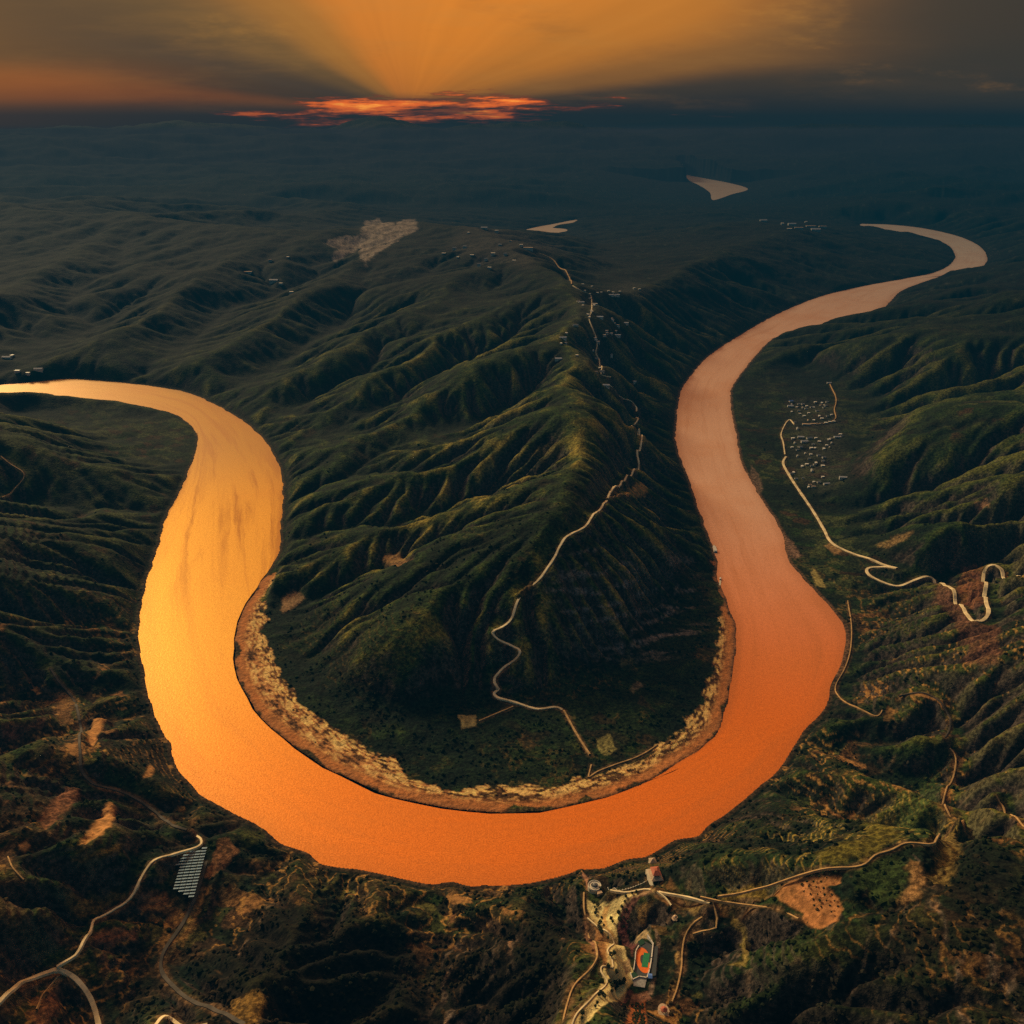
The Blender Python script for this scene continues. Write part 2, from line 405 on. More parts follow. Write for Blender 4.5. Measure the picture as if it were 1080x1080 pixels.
# ------------------------------------------------------------------ scene helpers
SC = bpy.context.scene; COL = SC.collection
def link(name, me, mat=None, parent=None):
    o = bpy.data.objects.new(name, me); COL.objects.link(o)
    if mat is not None: me.materials.append(mat)
    if parent is not None: o.parent = parent
    return o
def tag(o, label=None, cat=None, group=None, kind=None):
    for k, v in (('label', label), ('category', cat), ('group', group), ('kind', kind)):
        if v: o[k] = v
    return o
def mesh_np(name, V, F, smooth=True):
    me = bpy.data.meshes.new(name); V = np.asarray(V, np.float32); F = np.asarray(F, np.int32)
    me.vertices.add(len(V)); me.vertices.foreach_set('co', V.ravel())
    n, k = F.shape
    me.loops.add(n * k); me.loops.foreach_set('vertex_index', F.ravel())
    me.polygons.add(n); me.polygons.foreach_set('loop_start', np.arange(0, n * k, k, dtype=np.int32))
    me.update(calc_edges=True)
    me.polygons.foreach_set('use_smooth', np.full(n, smooth))
    return me
class NT:
    def __init__(s, name, world=False):
        if world: s.owner = bpy.data.worlds.new(name)
        else: s.owner = bpy.data.materials.new(name)
        s.owner.use_nodes = True; s.t = s.owner.node_tree; s.t.nodes.clear()
    def n(s, kind, ins=None, **kw):
        nd = s.t.nodes.new(kind)
        for k, v in kw.items(): setattr(nd, k, v)
        for k, v in (ins or {}).items():
            if isinstance(v, bpy.types.NodeSocket): s.t.links.new(v, nd.inputs[k])
            else: nd.inputs[k].default_value = v
        return nd
    def math(s, op, a, b=None, c=None, clamp=False):
        nd = s.t.nodes.new('ShaderNodeMath'); nd.operation = op; nd.use_clamp = clamp
        for i, v in enumerate((a, b, c)):
            if v is None: continue
            if isinstance(v, bpy.types.NodeSocket): s.t.links.new(v, nd.inputs[i])
            else: nd.inputs[i].default_value = v
        return nd.outputs[0]
    def mix(s, f, a, b, mode='MIX'):
        nd = s.t.nodes.new('ShaderNodeMix'); nd.data_type = 'RGBA'; nd.blend_type = mode
        for i, v in ((0, f), (6, a), (7, b)):
            if isinstance(v, bpy.types.NodeSocket): s.t.links.new(v, nd.inputs[i])
            elif i and len(v) == 3: nd.inputs[i].default_value = (*v, 1)
            else: nd.inputs[i].default_value = v
        return nd.outputs[2]
    def ss(s, v, a, b):
        nd = s.n('ShaderNodeMapRange', {0: v, 1: a, 2: b, 3: 0.0, 4: 1.0}, interpolation_type='SMOOTHSTEP'); return nd.outputs[0]
    def noise(s, vec, scale, detail=4, rough=.55, typ='FBM'):
        return s.n('ShaderNodeTexNoise', {'Vector': vec, 'Scale': scale, 'Detail': detail, 'Roughness': rough}).outputs[0]

# ------------------------------------------------------------------ features traced from the photograph, standing on the ground
def road_line(px, step=6.0, width=7.0, smooth=9):
    P = spline(cast(px, ground0), step)
    pk = np.ones(5) / 5
    if len(P) > 8: P = np.column_stack([np.convolve(np.pad(P[:, i], 2, mode='edge'), pk, 'valid') for i in (0, 1)])
    z = ground0(P[:, 0], P[:, 1], False)[0]
    k = np.ones(smooth) / smooth
    z = np.convolve(np.pad(z, smooth // 2, mode='edge'), k, 'valid')
    return dict(p=P, z=np.maximum(z, 2.5), w=width)
ROADS = {}
def R_(name, px, width, smooth=9, step=6.0): ROADS[name] = road_line(px, step, max(1.4, width * .8 - 1.0), smooth)
R_('ridge', [(566,264),(585,276),(600,292),(603,300)], 6, 15, 20)
R_('ridge_village', [(603,300),(612,306),(622,311),(624,317),(624,328),(621,335),(625,345),(628,353),(631,363),(627,369),(631,374),(633,381),(635,387),(633,393),(641,398),(647,404)], 5, 9, 14)
R_('ridge_join', [(671,435),(673,442),(668,450)], 5)
R_('ridge2', [(641,405),(660,418),(671,428),(671,435)], 7)
R_('ridge3', [(666,450),(674,452),(677,462),(672,475),(674,490),(668,497),(655,508),(644,518),(640,528),(630,541),(617,556),(605,563),(597,566),(590,577),(583,593),(570,610),(556,623),(544,637),(540,653),(527,662),(517,667),(522,672),(540,681),(551,687),(549,693),(538,699),(530,707),(525,706),(523,713),(518,722),(530,725),(519,730),(524,736),(540,739),(555,745),(568,748),(588,745),(594,750)], 7, 7)
R_('lane', [(594,748),(605,768),(615,785),(623,797)], 5)
R_('lane2', [(543,744),(525,752),(503,762)], 3.5)
R_('lane3', [(624,805),(620,822),(625,816),(650,806),(668,800),(684,792),(695,784)], 3.5)
R_('village', [(829,482),(826,489),(833,503),(845,521),(857,539),(868,557),(877,572),(888,579),(905,586),(930,596),(947,600)], 9)
R_('switchback', [(946,599),(930,598),(914,600),(917,607),(932,614),(945,620),(957,616),(975,609),(985,609),(993,614),(1008,626),(1020,646),(1032,654),(1042,650),(1040,630),(1038,610),(1040,597),(1050,595),(1058,603),(1075,610)], 9)
R_('village_lane', [(828,480),(826,466),(824,457),(832,443),(838,448)], 5)
R_('left', [(202,878),(208,881),(214,887),(212,891),(200,896),(180,902),(162,907),(152,915),(147,928),(145,940),(138,950),(128,957),(112,963),(100,970),(95,980),(92,990),(80,1003),(70,1012),(62,1019),(56,1024)], 5)
R_('left_loop', [(-20,1075),(0,1053),(15,1036),(35,1023),(63,1019),(80,1030),(93,1048),(100,1064),(106,1090)], 8)
R_('left_valley', [(52,702),(62,720),(76,735),(83,755),(84,790),(86,815),(100,825),(125,832),(145,842),(165,858),(185,870),(200,878)], 6)
R_('left_valley2', [(218,905),(212,925),(204,950),(190,980),(172,1003),(170,1025),(185,1042),(205,1056),(235,1070),(260,1085)], 7)
R_('bottom', [(160,1082),(180,1075),(205,1078),(225,1086)], 6)
R_('crest', [(752,948),(768,945),(790,940),(810,934),(825,930),(843,922),(860,917),(880,915),(910,914),(918,905),(925,899),(944,897),(952,889),(975,891),(985,890),(1000,878),(1006,872),(1004,862),(997,850),(996,840),(1001,825),(1007,815),(1006,800),(1000,783),(994,777)], 3.2, 7)
R_('crest2', [(735,948),(752,948),(770,952),(800,955),(820,960),(845,970)], 2.4)
R_('park_loop', [(752,948),(757,965),(755,980),(740,983),(730,990)], 2.6)
R_('park_loop2', [(750,960),(738,965),(727,975),(721,990),(718,1000),(720,1012),(717,1030),(712,1050),(706,1062)], 2.0)
R_('park_edge', [(616,938),(616,960),(620,980),(629,998),(630,1010),(622,1022),(605,1040),(598,1060),(592,1085)], 2.2)
R_('park_top', [(640,940),(652,942),(665,941),(680,938),(693,940),(715,944),(735,948),(752,952)], 4)
R_('park_mid', [(693,941),(702,945),(708,955)], 2)
R_('park_path', [(618,968),(628,976),(640,983),(648,989),(647,996),(640,1000),(642,1008),(650,1014),(642,1012),(650,1022),(640,1020),(636,1016),(633,1026),(641,1034),(636,1042),(622,1055),(606,1072),(602,1090)], 2.6, 5, 4)

R_('village_lane2', [(875,405),(879,413),(882,422),(880,432),(882,441),(877,445),(869,447),(850,448)], 4, 9, 12)
R_('ledge', [(945,736),(965,729),(985,732),(999,745),(1003,762),(996,780)], 4)
R_('bank_track', [(894,633),(898,660),(897,685),(891,705),(881,724),(884,734),(897,744),(913,752),(926,756),(931,747)], 2.6)
R_('left_track', [(62,1020),(52,1038),(44,1052),(38,1066)], 2)
R_('left_track2', [(8,903),(14,916),(24,924),(29,936)], 2)
R_('left_track3', [(0,480),(8,487),(26,500),(15,517),(0,524)], 4)
R_('far_right', [(1048,838),(1060,848),(1072,857),(1085,866)], 3)
R_('spur', [(662,518),(650,522),(640,526)], 4)
PLOTS = {}  # level building plots: name -> (polygon, z)
def plot(name, px, dz=0.0):
    P = cast(px, ground0); z = float(np.median(ground0(P[:, 0], P[:, 1], False)[0])) + dz; P = flat(px, z)
    PLOTS[name] = (P, z)
plot('solar', [(186,906),(205,897),(219,893),(216,905),(204,949),(182,941),(185,925)])
plot('court', [(676,978),(690,982),(697,990),(697,1000),(687,1052),(662,1055),(656,1050),(664,1034),(662,1000),(668,985)])
plot('round_plaza', [(619,934),(625,928),(634,930),(637,938),(633,945),(624,946),(619,940)])

def ground(x, y, detail=True):
    h, sd = ground0(x, y, detail)
    sh = h.shape; h = h.ravel(); x = np.ravel(x); y = np.ravel(y)
    for P, z in PLOTS.values():
        m = np.flatnonzero((x > P[:, 0].min() - 60) & (x < P[:, 0].max() + 60) & (y > P[:, 1].min() - 60) & (y < P[:, 1].max() + 60))
        if len(m):
            s = signed(x[m], y[m], P); h[m] += (z - h[m]) * sstep(28, 3, s)
    for r in ROADS.values():
        P = r['p']; m = np.flatnonzero((x > P[:, 0].min() - 40) & (x < P[:, 0].max() + 40) & (y > P[:, 1].min() - 40) & (y < P[:, 1].max() + 40))
        if len(m):
            a, b = dist_poly(x[m], y[m], P, False, r['z']); h[m] += (b - .5 - h[m]) * np.where(h[m] > b, sstep(r['w'] * .5 + 48, r['w'] * .5 + 5, a), sstep(r['w'] * .5 + 14, r['w'] * .5 + 3, a))
    return h.reshape(sh), sd
print('roads', round(time.time() - T0, 1))

# ------------------------------------------------------------------ the ground as one sheet
NA = 1300
az = np.linspace(-R(52), R(52), NA)
rs = [330.0]
while rs[-1] < 78000:
    r = rs[-1]
    rs.append(r + min(1.0 * (r * r + 810000.0) / (900.0 * 900.0), max(.0042 * r, 4) if r < 12000 else .013 * r))
rs = np.array(rs); NR = len(rs)
RR, AA = np.meshgrid(rs, az, indexing='ij')
gx = (RR * np.sin(AA)).ravel(); gy = (RR * np.cos(AA)).ravel()
gh, gsd = ground(gx, gy)
print('ground', NR, NA, round(time.time() - T0, 1))
H2 = gh.reshape(NR, NA)
# slope and curvature from neighbours, in world units
def smoothed(a, k):
    for _ in range(k):
        b = np.pad(a, 1, mode='edge'); a = (b[:-2, 1:-1] + b[2:, 1:-1] + b[1:-1, :-2] + b[1:-1, 2:] + 2 * a) / 6
    return a
def normals():
    Px = gx.reshape(NR, NA); Py = gy.reshape(NR, NA)
    def d(a, ax): return np.gradient(a, axis=ax)
    ax_, ay_, az_ = d(Px, 0), d(Py, 0), d(H2, 0); bx, by, bz = d(Px, 1), d(Py, 1), d(H2, 1)
    nx = ay_ * bz - az_ * by; ny = az_ * bx - ax_ * bz; nz = ax_ * by - ay_ * bx
    L = np.sqrt(nx * nx + ny * ny + nz * nz) + 1e-9; s = np.sign(nz)
    return (nx * s / L).ravel(), (ny * s / L).ravel(), (nz * s / L).ravel()
nX, nY, nZ = normals()
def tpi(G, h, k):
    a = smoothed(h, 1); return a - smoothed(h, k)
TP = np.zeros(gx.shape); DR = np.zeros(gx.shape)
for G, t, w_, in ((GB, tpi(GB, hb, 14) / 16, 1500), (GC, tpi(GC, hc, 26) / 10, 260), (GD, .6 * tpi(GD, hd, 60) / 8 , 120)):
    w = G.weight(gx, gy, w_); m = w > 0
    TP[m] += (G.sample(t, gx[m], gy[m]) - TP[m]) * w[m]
dist = np.hypot(gx, gy)
steep = 1 - nZ
n1 = fbm(gx, gy, 230, 4, 201); n2 = fbm(gx, gy, 46, 4, 202); n3 = fbm(gx, gy, 900, 3, 203); n4 = fbm(gx, gy, 11, 2, 204)
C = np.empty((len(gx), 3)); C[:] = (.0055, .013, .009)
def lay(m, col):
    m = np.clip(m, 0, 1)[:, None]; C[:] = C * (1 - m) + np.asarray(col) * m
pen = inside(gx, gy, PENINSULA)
FOREST, GRASS, OLIVE_LIT, BROWN, LOESS, ROCK, SAND = (.0065, .0135, .0085), (.036, .072, .014), (.19, .165, .032), (.024, .017, .016), (.60, .29, .10), (.085, .066, .058), (.46, .27, .115)
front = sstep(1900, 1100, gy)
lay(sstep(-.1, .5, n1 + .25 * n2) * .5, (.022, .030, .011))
lay(sstep(-.15, .9, TP + .5 * n2 + .2 * n1) * np.where(pen, .95, .6), GRASS)  # grass, stronger on convex ground: crest light put into the colour
lay(sstep(.30, 1.3, TP + .7 * n2 + .6 * n1) * np.where(pen, .85, .35), OLIVE_LIT)  # olive grass with sunlit crest highlights painted in
lay(np.where(pen, 1, 0) * sstep(3600, 2200, gy) * sstep(.45, 1.1, TP + .5 * n2 + .5 * n1) * .7, (.27, .205, .040))  # warm crest highlights of the peninsula painted into the colour
lay(sstep(.10, .30, steep + .06 * n2) * sstep(.5, -.6, TP) * .75, BROWN)  # brown steep ground, with gully shade darkened into the colour
lay(sstep(.24, .42, steep + .12 * n4 + .08 * n2) * .5, ROCK)
left_land = (~pen) & (gx < 0)
lay(np.where(left_land, front, 0) * sstep(-.3, .45, n2 + .5 * n1) * .55, (.05, .027, .015))
lay(np.where(left_land, front, 0) * sstep(.22, .5, n2 * .9 + .5 * n1 - .6 * steep) * .65, (.20, .095, .04))
lay(np.where(pen, 0, front) * sstep(.3, .6, n4 + .5 * n2) * .35, (.11, .065, .035))
# patchwork of small fields on gentle ground, and the pale edges of terraces along the contours
ca_, sa_ = .86, .5; fx_ = (gx * ca_ - gy * sa_ + 26 * n2) / 46; fy_ = (gx * sa_ + gy * ca_ + 26 * fbm(gx, gy, 60, 2, 205)) / 27
hh = _hash(np.floor(fx_).astype(np.int64), np.floor(fy_).astype(np.int64), 77); rr = (hh % 1000) / 1000.0; r2_ = ((hh >> 10) % 1000) / 1000.0
FC = np.array([(.012,.030,.010),(.020,.045,.012),(.045,.060,.016),(.035,.020,.012),(.060,.034,.018),(.11,.055,.025),(.26,.125,.045),(.40,.20,.07),(.10,.095,.025),(.009,.018,.009)])[(r2_ * 9.99).astype(int)]
zone = np.where(pen, .35, .8) * sstep(5200, 2600, dist) * sstep(.16, .05, steep) * sstep(14, 40, gsd) * sstep(-.25, .15, n1 + .3 * n3)
edge_ = np.minimum(np.minimum(fx_ % 1, 1 - fx_ % 1) * 46, np.minimum(fy_ % 1, 1 - fy_ % 1) * 27)
FC = np.where((pen | (gy > 1750))[:, None] & (FC.sum(1) > .12)[:, None], np.where(pen[:, None], np.array((.018, .038, .012)), np.array((.060, .075, .026))), FC)
w_ = (zone * sstep(.4, 2.2, edge_) * np.where(rr < .75, 1, .2))[:, None]; C[:] = C * (1 - w_) + FC * w_
cont = np.abs((gh / 8.0 + .7 * n2 + .3 * n4) % 1 - .5)
lay(np.where(pen, .15, 1) * sstep(2300, 1500, dist) * sstep(.095, .03, cont) * sstep(-.12, .22, n1 + .3 * n2) * sstep(.40, .18, steep) * .8, (.46, .25, .07))
RT = flat([(770,900),(800,850),(880,800),(960,775),(1010,790),(1010,900),(960,950),(880,960)], 190)
rt_ = sstep(40, -40, signed(gx, gy, RT, 80)); cont2 = np.abs((gh / 5.0 + .45 * n2) % 1 - .5)
lay(rt_ * sstep(-.3, .3, n1 + .5 * n2) * .55, (.060, .080, .016)); lay(rt_ * sstep(.13, .04, cont2) * sstep(-.25, .15, n2 + .5 * n1) * .75, (.40, .28, .060))
# near-shore cliffs, backlit shade darkened into their colour, with pale rock showing in streaks down the fall line
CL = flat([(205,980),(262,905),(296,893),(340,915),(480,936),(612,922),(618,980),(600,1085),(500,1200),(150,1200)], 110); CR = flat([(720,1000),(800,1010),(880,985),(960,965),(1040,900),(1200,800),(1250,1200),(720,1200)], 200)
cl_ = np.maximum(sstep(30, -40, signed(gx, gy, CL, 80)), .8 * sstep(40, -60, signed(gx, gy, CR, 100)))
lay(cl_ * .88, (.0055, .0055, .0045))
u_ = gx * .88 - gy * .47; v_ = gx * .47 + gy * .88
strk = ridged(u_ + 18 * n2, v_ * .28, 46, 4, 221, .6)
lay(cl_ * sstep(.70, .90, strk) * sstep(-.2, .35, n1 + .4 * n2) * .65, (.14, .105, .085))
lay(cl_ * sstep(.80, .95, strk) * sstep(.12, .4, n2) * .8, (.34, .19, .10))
RK = flat([(575,640),(620,600),(690,585),(728,555),(745,590),(738,640),(650,655)], 110)
rk = sstep(40, -40, signed(gx, gy, RK, 60)); bandn = ridged(gx * .5, gy * 1.6 + gh * 4, 120, 4, 222, .6)
lay(rk * sstep(.60, .85, bandn + .2 * n4) * .8, (.17, .15, .145))
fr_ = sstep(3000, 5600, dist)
C[:] = C * (1 - .85 * fr_[:, None]) + np.array((.0022, .0085, .009)) * (.8 + 1.0 * n2[:, None]).clip(.3, 2) * .85 * fr_[:, None]  # distant ground turned dark teal: haze and shade put into the colour
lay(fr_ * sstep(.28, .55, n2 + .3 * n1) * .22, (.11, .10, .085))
PATCH = [  # (polygon in the photograph, colour, strength, edge)
  ([(80,888),(97,868),(110,858),(117,848),(122,858),(120,870),(105,880),(90,889)], LOESS, .9, 3),
  ([(40,860),(55,845),(70,835),(82,835),(75,850),(62,862),(45,872)], (.24,.10,.05), .85, 4),
  ([(90,775),(100,765),(112,764),(103,775),(95,785)], LOESS, .9, 3),
  ([(18,890),(30,887),(32,893),(25,897)], LOESS, .8, 2),
  ([(75,905),(90,900),(128,893),(125,900),(85,910)], (.20,.13,.03), .8, 3),
  ([(230,884),(240,882),(252,898),(240,915),(222,928),(216,922),(225,905)], (.22,.10,.045), .85, 2),
  ([(253,878),(275,874),(280,880),(270,890),(255,896)], (.05,.06,.015), .9, 2),
  ([(183,993),(195,985),(203,970),(212,945),(217,940),(214,955),(205,980),(195,993)], (.34,.18,.06), .85, 3),
  ([(100,978),(110,975),(130,978),(144,985),(142,992),(125,995),(100,994)], (.28,.11,.05), .85, 3),
  ([(70,945),(95,940),(110,935),(130,935),(135,942),(120,950),(95,955),(75,958)], (.13,.085,.022), .85, 4),
  ([(150,945),(165,938),(178,945),(180,955),(170,962),(150,960)], (.24,.11,.045), .7, 4),
  ([(0,770),(10,765),(30,762),(50,756),(48,765),(25,775),(5,780)], (.16,.07,.05), .85, 4),
  ([(60,730),(72,728),(77,740),(75,755),(65,758),(55,750)], (.24,.12,.045), .7, 4),
  ([(243,1065),(255,1055),(275,1047),(280,1060),(270,1080),(250,1080)], (.24,.14,.035), .85, 4),
  ([(30,1070),(40,1060),(60,1050),(62,1065),(45,1080)], (.26,.11,.05), .85, 4),
  ([(0,925),(15,920),(30,945),(20,970),(0,990)], (.11,.06,.03), .7, 8),
  ([(150,818),(158,808),(163,812),(158,818)], LOESS, .8, 2),
  ([(105,990),(118,1005),(116,1035),(108,1035),(104,1010)], (.15,.07,.04), .7, 5),
  ([(816,935),(835,924),(860,919),(887,919),(887,926),(870,930),(883,941),(891,955),(883,966),(866,973),(847,969),(847,958),(840,954),(824,948)], (.46,.20,.075), .95, 1.5),
  ([(859,912),(860,900),(880,893),(910,886),(920,862),(930,862),(952,882),(930,893),(915,904),(880,910)], (.13,.11,.018), .85, 6),
  ([(955,845),(985,800),(998,800),(990,850),(985,885),(960,885),(940,865)], (.035,.065,.018), .8, 8),
  ([(905,915),(925,905),(950,900),(960,920),(950,950),(925,955),(905,935)], (.035,.06,.015), .8, 5),
  ([(962,905),(975,915),(980,930),(970,945),(955,955),(948,950),(960,930)], (.36,.20,.08), .8, 4),
  ([(985,890),(1005,880),(1014,868),(1014,890),(1005,915),(1000,930),(985,930),(980,918),(995,908)], (.22,.15,.045), .75, 4),
  ([(1006,867),(1018,875),(1017,880),(1008,878)], (.42,.22,.10), .9, 2),
  ([(760,935),(770,925),(800,918),(812,925),(815,932),(790,938),(765,942)], (.22,.15,.03), .85, 3),
  ([(775,955),(785,975),(790,1000),(788,1015),(770,1018),(782,1010),(782,990),(772,970)], (.25,.19,.05), .8, 2),
  ([(985,612),(1010,628),(1022,648),(1034,658),(1050,655),(1054,700),(1015,705),(1020,685),(1000,650),(985,630)], (.14,.062,.040), .85, 5),
  ([(1015,600),(1036,596),(1036,640),(1025,640),(1010,618)], (.20,.07,.035), .7, 5),
  ([(1062,598),(1085,602),(1085,612),(1064,606)], (.60,.30,.05), .95, 3),
  ([(1025,530),(1040,527),(1043,532),(1030,536)], (.40,.22,.12), .9, 3),
  ([(922,575),(945,565),(962,561),(955,570),(935,578)], (.26,.17,.07), .8, 5),
  ([(868,575),(876,572),(890,580),(880,586)], (.40,.24,.10), .8, 4),
  ([(858,600),(868,612),(870,620),(860,618),(856,606)], (.45,.36,.12), .8, 3),
  ([(826,562),(836,572),(846,586),(838,590),(830,582)], (.22,.13,.09), .9, 3),
  ([(792,490),(800,500),(806,516),(800,524),(792,510)], (.20,.13,.09), .7, 3),
  ([(341,257),(358,250),(381,248),(384,234),(400,230),(417,238),(425,231),(438,230),(440,242),(425,250),(405,262),(385,280),(379,272),(380,262),(366,267),(355,278),(350,272),(358,263)], (.40,.33,.28), .92, 10),
  ([(832,418),(870,420),(888,440),(895,500),(870,520),(835,500)], (.060,.060,.055), .45, 40),
  ([(480,246),(520,240),(560,252),(600,262),(560,285),(500,280),(470,265)], (.07,.06,.055), .5, 60),
  ([(610,300),(660,296),(690,306),(650,345),(655,400),(615,405),(600,340)], (.05,.05,.045), .5, 40),
  ([(297,630),(310,622),(323,630),(310,640),(297,648)], (.40,.24,.12), .85, 3),
  ([(630,780),(643,774),(650,790),(638,800),(630,792)], (.26,.23,.08), .95, 2),
  ([(484,754),(503,753),(503,766),(487,768)], (.42,.34,.14), .95, 2),
  ([(655,698),(662,688),(670,698),(655,703)], (.09,.085,.04), .9, 4),
  ([(662,726),(672,718),(680,722),(668,732)], (.22,.17,.12), .7, 4),
  ([(648,522),(668,512),(688,516),(680,522),(664,524)], (.40,.22,.07), .9, 4),
  ([(404,590),(420,583),(440,585),(420,594)], (.36,.19,.07), .7, 5),
  ([(545,625),(566,604),(580,590),(575,600),(556,622)], (.24,.14,.04), .6, 6),
  ([(560,478),(585,465),(600,470),(575,484)], (.15,.12,.03), .5, 10),
]
CREAM, PINK, DKRED = (.86, .70, .32), (.40, .20, .13), (.13, .045, .045)
PATCH += [
  ([(619,945),(636,944),(645,944),(660,942),(690,939),(694,941),(690,945),(668,945),(658,953),(650,967),(652,985),(660,1003),(668,1020),(668,1030),(662,1034),(658,1048),(640,1058),(610,1085),(596,1085),(612,1062),(630,1045),(636,1030),(640,1010),(637,990),(628,976),(621,965)], CREAM, .95, 1.2),
  ([(637,946),(645,945),(641,958),(641,972),(650,985),(644,988),(636,972),(634,958)], (.50,.27,.09), .9, 1),
  ([(618,936),(613,922),(620,928),(621,935)], PINK, .85, 1),
  ([(661,946),(676,941),(688,940),(690,944),(676,946),(664,957),(662,975),(668,990),(672,1000),(667,1008),(662,1000),(656,988),(651,972),(654,958)], DKRED, .92, 1.2),
  ([(657,1010),(664,1008),(666,1020),(660,1022)], DKRED, .85, 1),
  ([(656,1042),(664,1036),(668,1040),(658,1052),(652,1056)], DKRED, .85, 1),
  ([(616,975),(620,975),(628,992),(632,1004),(629,1005),(620,990)], PINK, .85, 1),
  ([(626,975),(634,984),(644,992),(640,1002),(642,1015),(636,1020),(634,1005),(632,990)], (.58,.28,.10), .7, 1.5),
  ([(660,1058),(668,1044),(684,1044),(686,1052),(676,1056),(655,1060)], PINK, .85, 1),
  ([(686,980),(690,980),(697,990),(696,1000),(688,1048),(684,1048),(692,1000),(692,992)], (.22,.15,.11), .85, 1),
  ([(672,985),(684,984),(688,995),(676,990),(670,996)], (.48,.36,.20), .8, 1),
  ([(664,1056),(680,1054),(681,1066),(684,1085),(658,1085),(664,1070)], (.42,.13,.04), .9, 1.5),
  ([(672,955),(682,950),(690,950),(683,958),(680,975),(674,970)], (.32,.19,.06), .75, 2),
  ([(710,945),(730,948),(745,952),(735,960),(720,955)], (.30,.20,.06), .7, 2),
  ([(711,1008),(716,1006),(719,1014),(716,1020),(712,1016)], (.42,.27,.10), .85, 1),
  ([(752,948),(768,945),(768,955),(752,955)], (.40,.20,.07), .7, 2),
]
PARK = flat([(560,900),(760,900),(760,1200),(520,1200)], 200)
def name_ok(P): return not inside(P[:, 0], P[:, 1], PARK).any()
def paint(px, col, k, edge):
    P = cast(px, ground0)
    m = np.flatnonzero((gx > P[:, 0].min() - 60) & (gx < P[:, 0].max() + 60) & (gy > P[:, 1].min() - 60) & (gy < P[:, 1].max() + 60))
    if not len(m): return
    s = signed(gx[m], gy[m], P) + (2.2 * n4[m] + 3.0 * n2[m]) * min(edge, 10) * .8
    if sum(col) > .3 and np.hypot(*P.mean(0)) < 1900 and name_ok(P):
        A_ = np.column_stack([np.ones(len(m)), gx[m] - P[:, 0].mean(), gy[m] - P[:, 1].mean()]); q = s < 2
        if q.sum() > 8:
            k_ = np.linalg.lstsq(A_[q], gh[m][q], rcond=None)[0]; k_[1:] *= .35
            gh[m] += (A_ @ k_ + .6 * n2[m] - gh[m]) * sstep(14, -8, s) * .75
    w = (sstep(edge, -edge, s) * k * (.80 + .35 * n4[m]))[:, None].clip(0, 1)
    C[m] = C[m] * (1 - w) + np.asarray(col) * w
ALLP = []
for p in PATCH: paint(*p)
print('patches', round(time.time() - T0, 1))
# the sand bars along the inside of the bend
m = np.flatnonzero((gx > -700) & (gx < 560) & (gy > 1000) & (gy < 2100))
s = signed(gx[m], gy[m], BEACHP); x_, y_ = gx[m], gy[m]
on = sstep(3, -3, s + 5 * n4[m] + 26 * n2[m]) * (gsd[m] > -3)
along = np.convolve(fbm(x_, y_, 60, 3, 211), [1], 'same')
# stretched along the shore: noise in (distance to bank, position along the bend)
ang = np.arctan2(x_ + 70, y_ - 1750)
str1 = fbm(ang * 900, gsd[m] * 3.2, 70, 4, 212); str2 = fbm(ang * 900, gsd[m] * 5, 26, 3, 213)
sand = np.empty((len(m), 3)); sand[:] = (.46, .20, .070)
def l2(w, c):
    w = np.clip(w, 0, 1)[:, None]; sand[:] = sand * (1 - w) + np.asarray(c) * w
l2(sstep(.0, .3, str1 + .5 * str2) * sstep(12, 30, gsd[m]), (.80, .52, .20))
l2(sstep(-.05, -.3, str1 + .6 * str2 - .15 * sstep(0, .8, ang)) * sstep(12, 26, gsd[m]) * .9, (.05, .028, .014))
l2(sstep(.25, .5, str2) * .5, (.12, .065, .03))
inner = sstep(-40, -14, s + 12 * str1) * sstep(.10, -.12, np.abs(str1 + .4 * str2) - .30)
l2(inner * sstep(-.05, .18, str2 + .5 * str1) * .9 * sstep(14, 30, gsd[m]), (.86, .58, .20))
l2(sstep(.20, .42, -str2 + .4 * str1) * sstep(-46, -8, s) * .85, (.022, .020, .010))
l2(sstep(34, 10, gsd[m]) * (.65 + .8 * str1), (.52, .19, .055))
l2(sstep(4, 1, gsd[m]) * .3, (.22, .11, .045))
C[m] = C[m] * (1 - on[:, None]) + sand * on[:, None]
# worn verges beside the roads
for r in ROADS.values():
    P_ = r['p'][::2]; mm = np.flatnonzero((gx > P_[:, 0].min() - 25) & (gx < P_[:, 0].max() + 25) & (gy > P_[:, 1].min() - 25) & (gy < P_[:, 1].max() + 25))
    if not len(mm): continue
    a_ = dist_poly(gx[mm], gy[mm], P_) - r['w'] * .5; k_ = (sstep(7 + 6 * n2[mm], .5, a_) * np.clip(.45 + .8 * n4[mm] + .6 * n2[mm], 0, .8))[:, None]
    C[mm] = C[mm] * (1 - k_) + np.array((.15, .085, .042)) * k_
# narrow wet margin along every other bank
wetm = sstep(11, 3, gsd) * (gsd > -5) * sstep(9000, 3000, dist) * np.where((gx > 0) & (gy > 1500), .8, .35)
C[:] = C * (1 - wetm[:, None] * .8) + np.array((.16, .085, .05)) * wetm[:, None] * .8
qd = sstep(30, -30, signed(gx, gy, flat([(335,285),(335,225),(445,222),(445,285)], 250), 100)) * (C.sum(1) > .3)
C[:] *= (1 - .55 * qd * sstep(-.1, .3, fbm(gx * 1.0, gy * .5, 70, 4, 230, .65)))[:, None]
C[:] *= (1 + .30 * n4[:, None] + .18 * n2[:, None]).clip(.4, 1.6)
C[:] = C.clip(.004, .8)

